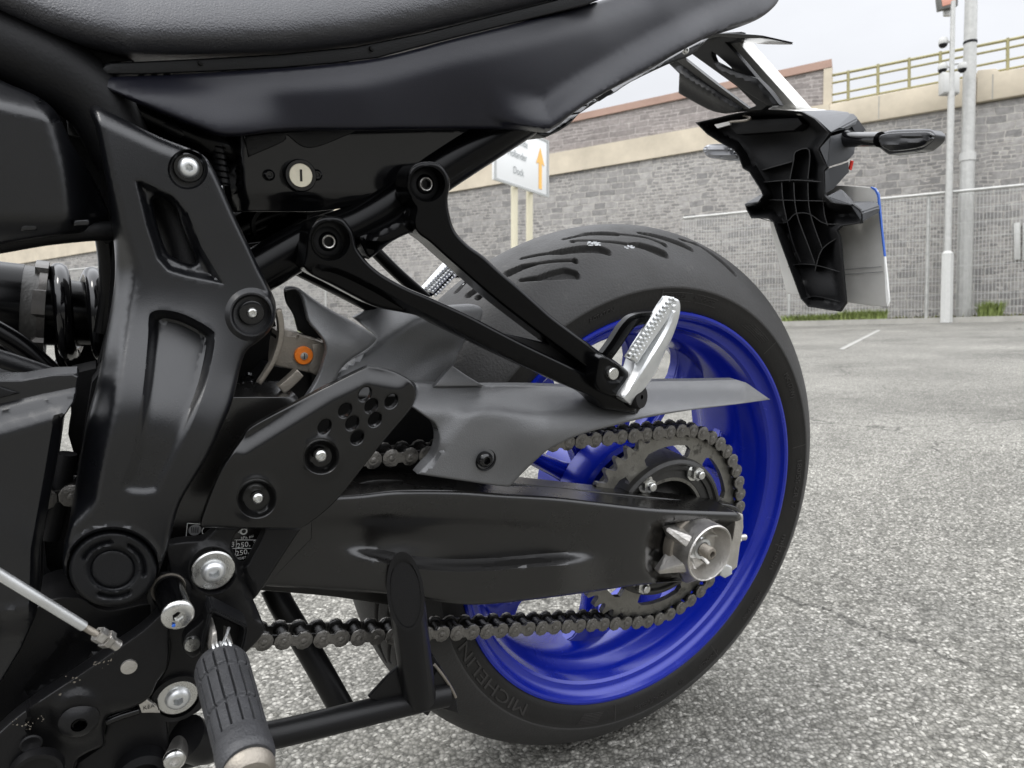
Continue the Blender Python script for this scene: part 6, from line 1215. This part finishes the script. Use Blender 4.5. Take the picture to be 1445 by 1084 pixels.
ch = lambda o: (setattr(o, 'parent', cpost), setattr(o, 'matrix_parent_inverse', Matrix.Translation(-Vector(cpost.location))), o)[2]
vt('post_base', cpP[0], cpP[1], GZ(*cpP[:2]), zof(1335, 359), wpx(8), wpx(7.6), MW, cpost, 8); vt('base_cap', cpP[0], cpP[1], zof(1335, 359), zof(1335, 355), wpx(7.6), wpx(4.5), MW, cpost, 12); vt('post_tube', cpP[0], cpP[1], zof(1335, 356), zof(1335, 133), wpx(4.6), wpx(4.4), MZ, cpost); vt('post_upper', cpP[0], cpP[1], zof(1335, 133), zof(1337, 10), wpx(3.2), wpx(3), MZ, cpost)
def wbox(name, px1, py1, px2, py2, d, th, m, bev=.01):
    return prism(name, [Wp(px1, py1, d), Wp(px2, py1, d), Wp(px2, py2, d), Wp(px1, py2, d)], RC[:, 1] * th, m, None, bev, bikeframe=False)
ch(wbox('junction_box', 1330, 101, 1355, 132, dd - .16, .14, MW, .02)); ch(wbox('box_door', 1332, 103, 1353, 130, dd - .172, .012, MW, .005))
fl_ = empty('floodlight', Wp(1337, 14, dd), 'floodlight with a reddish lens on top of the slim pale post', 'floodlight')
def fch(o): o.parent = fl_; o.matrix_parent_inverse = Matrix.Translation(-Vector(fl_.location)); return o
fch(prism('housing', [Wp(1326, 14, dd - .1), Wp(1352, 8, dd - .1), Wp(1353, -22, dd - .1), Wp(1322, -22, dd - .1)], RC[:, 1] * .1, mat('housing_grey', (.12, .12, .11), .5), None, .01, bikeframe=False)); fch(prism('lens', [Wp(1330, 9, dd - .108), Wp(1349, 4, dd - .108), Wp(1349, -18, dd - .108), Wp(1327, -18, dd - .108)], RC[:, 1] * .008, mat('lens_orange', (.62, .30, .22), .3), None, .004, bikeframe=False))
fch(prism('bracket', [Wp(1333, 22, dd - .02), Wp(1342, 22, dd - .02), Wp(1344, 12, dd - .02), Wp(1332, 12, dd - .02)], RC[:, 1] * .05, MZ, None, .005, bikeframe=False))
def camera_unit(px, py, sgn, lb):
    r_ = wpx(6); e = empty('security_camera', Wp(px, py, dd - .08), lb, 'camera', 'cameras on the slim post'); c_ = Wp(px, py, dd - .10)
    def pc(o): o.parent = e; o.matrix_parent_inverse = Matrix.Translation(-Vector(e.location))
    pc(lathe('housing', c_, (0, 0, -1), [(0, -.08), (r_ * .8, -.075), (r_, -.03), (r_, .02), (r_ * .95, .035)], MW, None, 24, bikeframe=False)); pc(lathe('dome', c_, (0, 0, -1), [(r_ * .93, .035), (r_ * .85, .065), (r_ * .55, .09), (0, .10)], M['lens'], None, 24, bikeframe=False))
    pc(tube('arm', [c_ + np.array([0, 0, .05]), c_ + np.array([-sgn * .06, .06, .09]), c_ + np.array([-sgn * r_ * 2.2, .1, .05])], .018, MW, None, 10, bikeframe=False))
camera_unit(1331, 60, -1, 'single white dome camera high on the slim post, below the floodlight'); camera_unit(1330, 96, -1, 'white dome camera on the left arm above the junction box'); camera_unit(1358, 95, 1, 'white dome camera on the right arm above the junction box')
# pale panel on the wall at far right
for (x1, x2, lb) in ((1431, 1440, 'narrow white panel on the stone wall at the right edge'), (1443.5, 1456, 'white panel cut by the right edge of the picture')):
    a_, b_, c_, d_ = onW(x1, 315, -.06), onW(x2, 314, -.06), onW(x2, 366, -.06), onW(x1, 367, -.06); o = prism('wall_panel', [a_, b_, c_, d_], NV * .05, MW, None, .005, bikeframe=False); link_(o, lb, 'panel')
# ---- direction sign on two posts
dS = 8.5; sdir = np.array([math.sin(math.radians(36)), math.cos(math.radians(36)), 0]); s0 = Wp(697, 254, dS)
snn = np.cross(sdir, np.array([0, 0, 1.])); snn *= -np.sign(snn[1])     # faces the viewer
def onS(px, py, off=0.):
    d = Wray(px, py); o = s0 + snn * off; return CL + d * (np.dot(o - CL, snn) / np.dot(d, snn))
sgw = float(np.dot(onS(774, 279) - s0, sdir)); zlo = s0[2]; zhi = onS(774, 199)[2]; hS = zhi - onS(774, 279)[2]; zlo = onS(774, 279)[2]
s0 = np.array([s0[0], s0[1], zlo]); 
sP = lambda a_, b_, off=0.: s0 + sdir * a_ * sgw + np.array([0, 0, b_ * hS]) + snn * off
sign = empty('direction_sign', np.array([*sP(.5, 0)[:2], GZ(*sP(.5, 0)[:2])]), 'white direction sign with an orange upward arrow on two pale posts', 'sign')
sch = lambda o: (setattr(o, 'parent', sign), setattr(o, 'matrix_parent_inverse', Matrix.Translation(-Vector(sign.location))), o)[2]
sch(prism('panel', [sP(0, 0), sP(1, 0), sP(1, 1), sP(0, 1)], -snn * .03, mat('sign_white', (.80, .81, .80), .4), None, .004, bikeframe=False))
MSg = mat('sign_trim', (.42, .43, .42), .5)
for q in (((.0, .0), (1, .0), (1, .035), (0, .035)), ((0, .965), (1, .965), (1, 1), (0, 1)), ((0, .035), (.035, .035), (.035, .965), (0, .965)), ((.965, .035), (1, .035), (1, .965), (.965, .965))): sch(prism('frame_bar', [sP(*z, .003) for z in q], snn * .006, MSg, None, 0, bikeframe=False))
ar = [(.80, .10), (.86, .10), (.86, .55), (.91, .52), (.83, .82), (.75, .52), (.80, .55)]
sch(prism('arrow', [sP(*z, .003) for z in ar], snn * .003, mat('arrow_orange', (.85, .50, .14), .5), None, 0, bikeframe=False))
def stext(s, a_, b_, h_):
    Vt, Ft = text_geo(s, h_, 0); o = mesh('lettering', np.array([sP(a_, b_, .006) + sdir * v_[0] * .8 + np.array([0, 0, v_[1]]) for v_ in Vt]), Ft, mat('sign_text', (.30, .32, .32), .6), None, bikeframe=False, smooth=0); sch(o)
for s_, a_, b_ in (('Vliegende', .42, .76), ('Hollander', .40, .53), ('Dock', .42, .26)): stext(s_, a_, b_, .13)
for f_ in (.42, .70):
    p_ = sP(f_, 0, -.06); sch(tube('sign_post', [np.array([p_[0], p_[1], GZ(p_[0], p_[1]) - .1]), p_ + np.array([0, 0, hS * .9])], .045, mat('post_cream', (.60, .56, .42), .6), None, 14, bikeframe=False, spline=False))
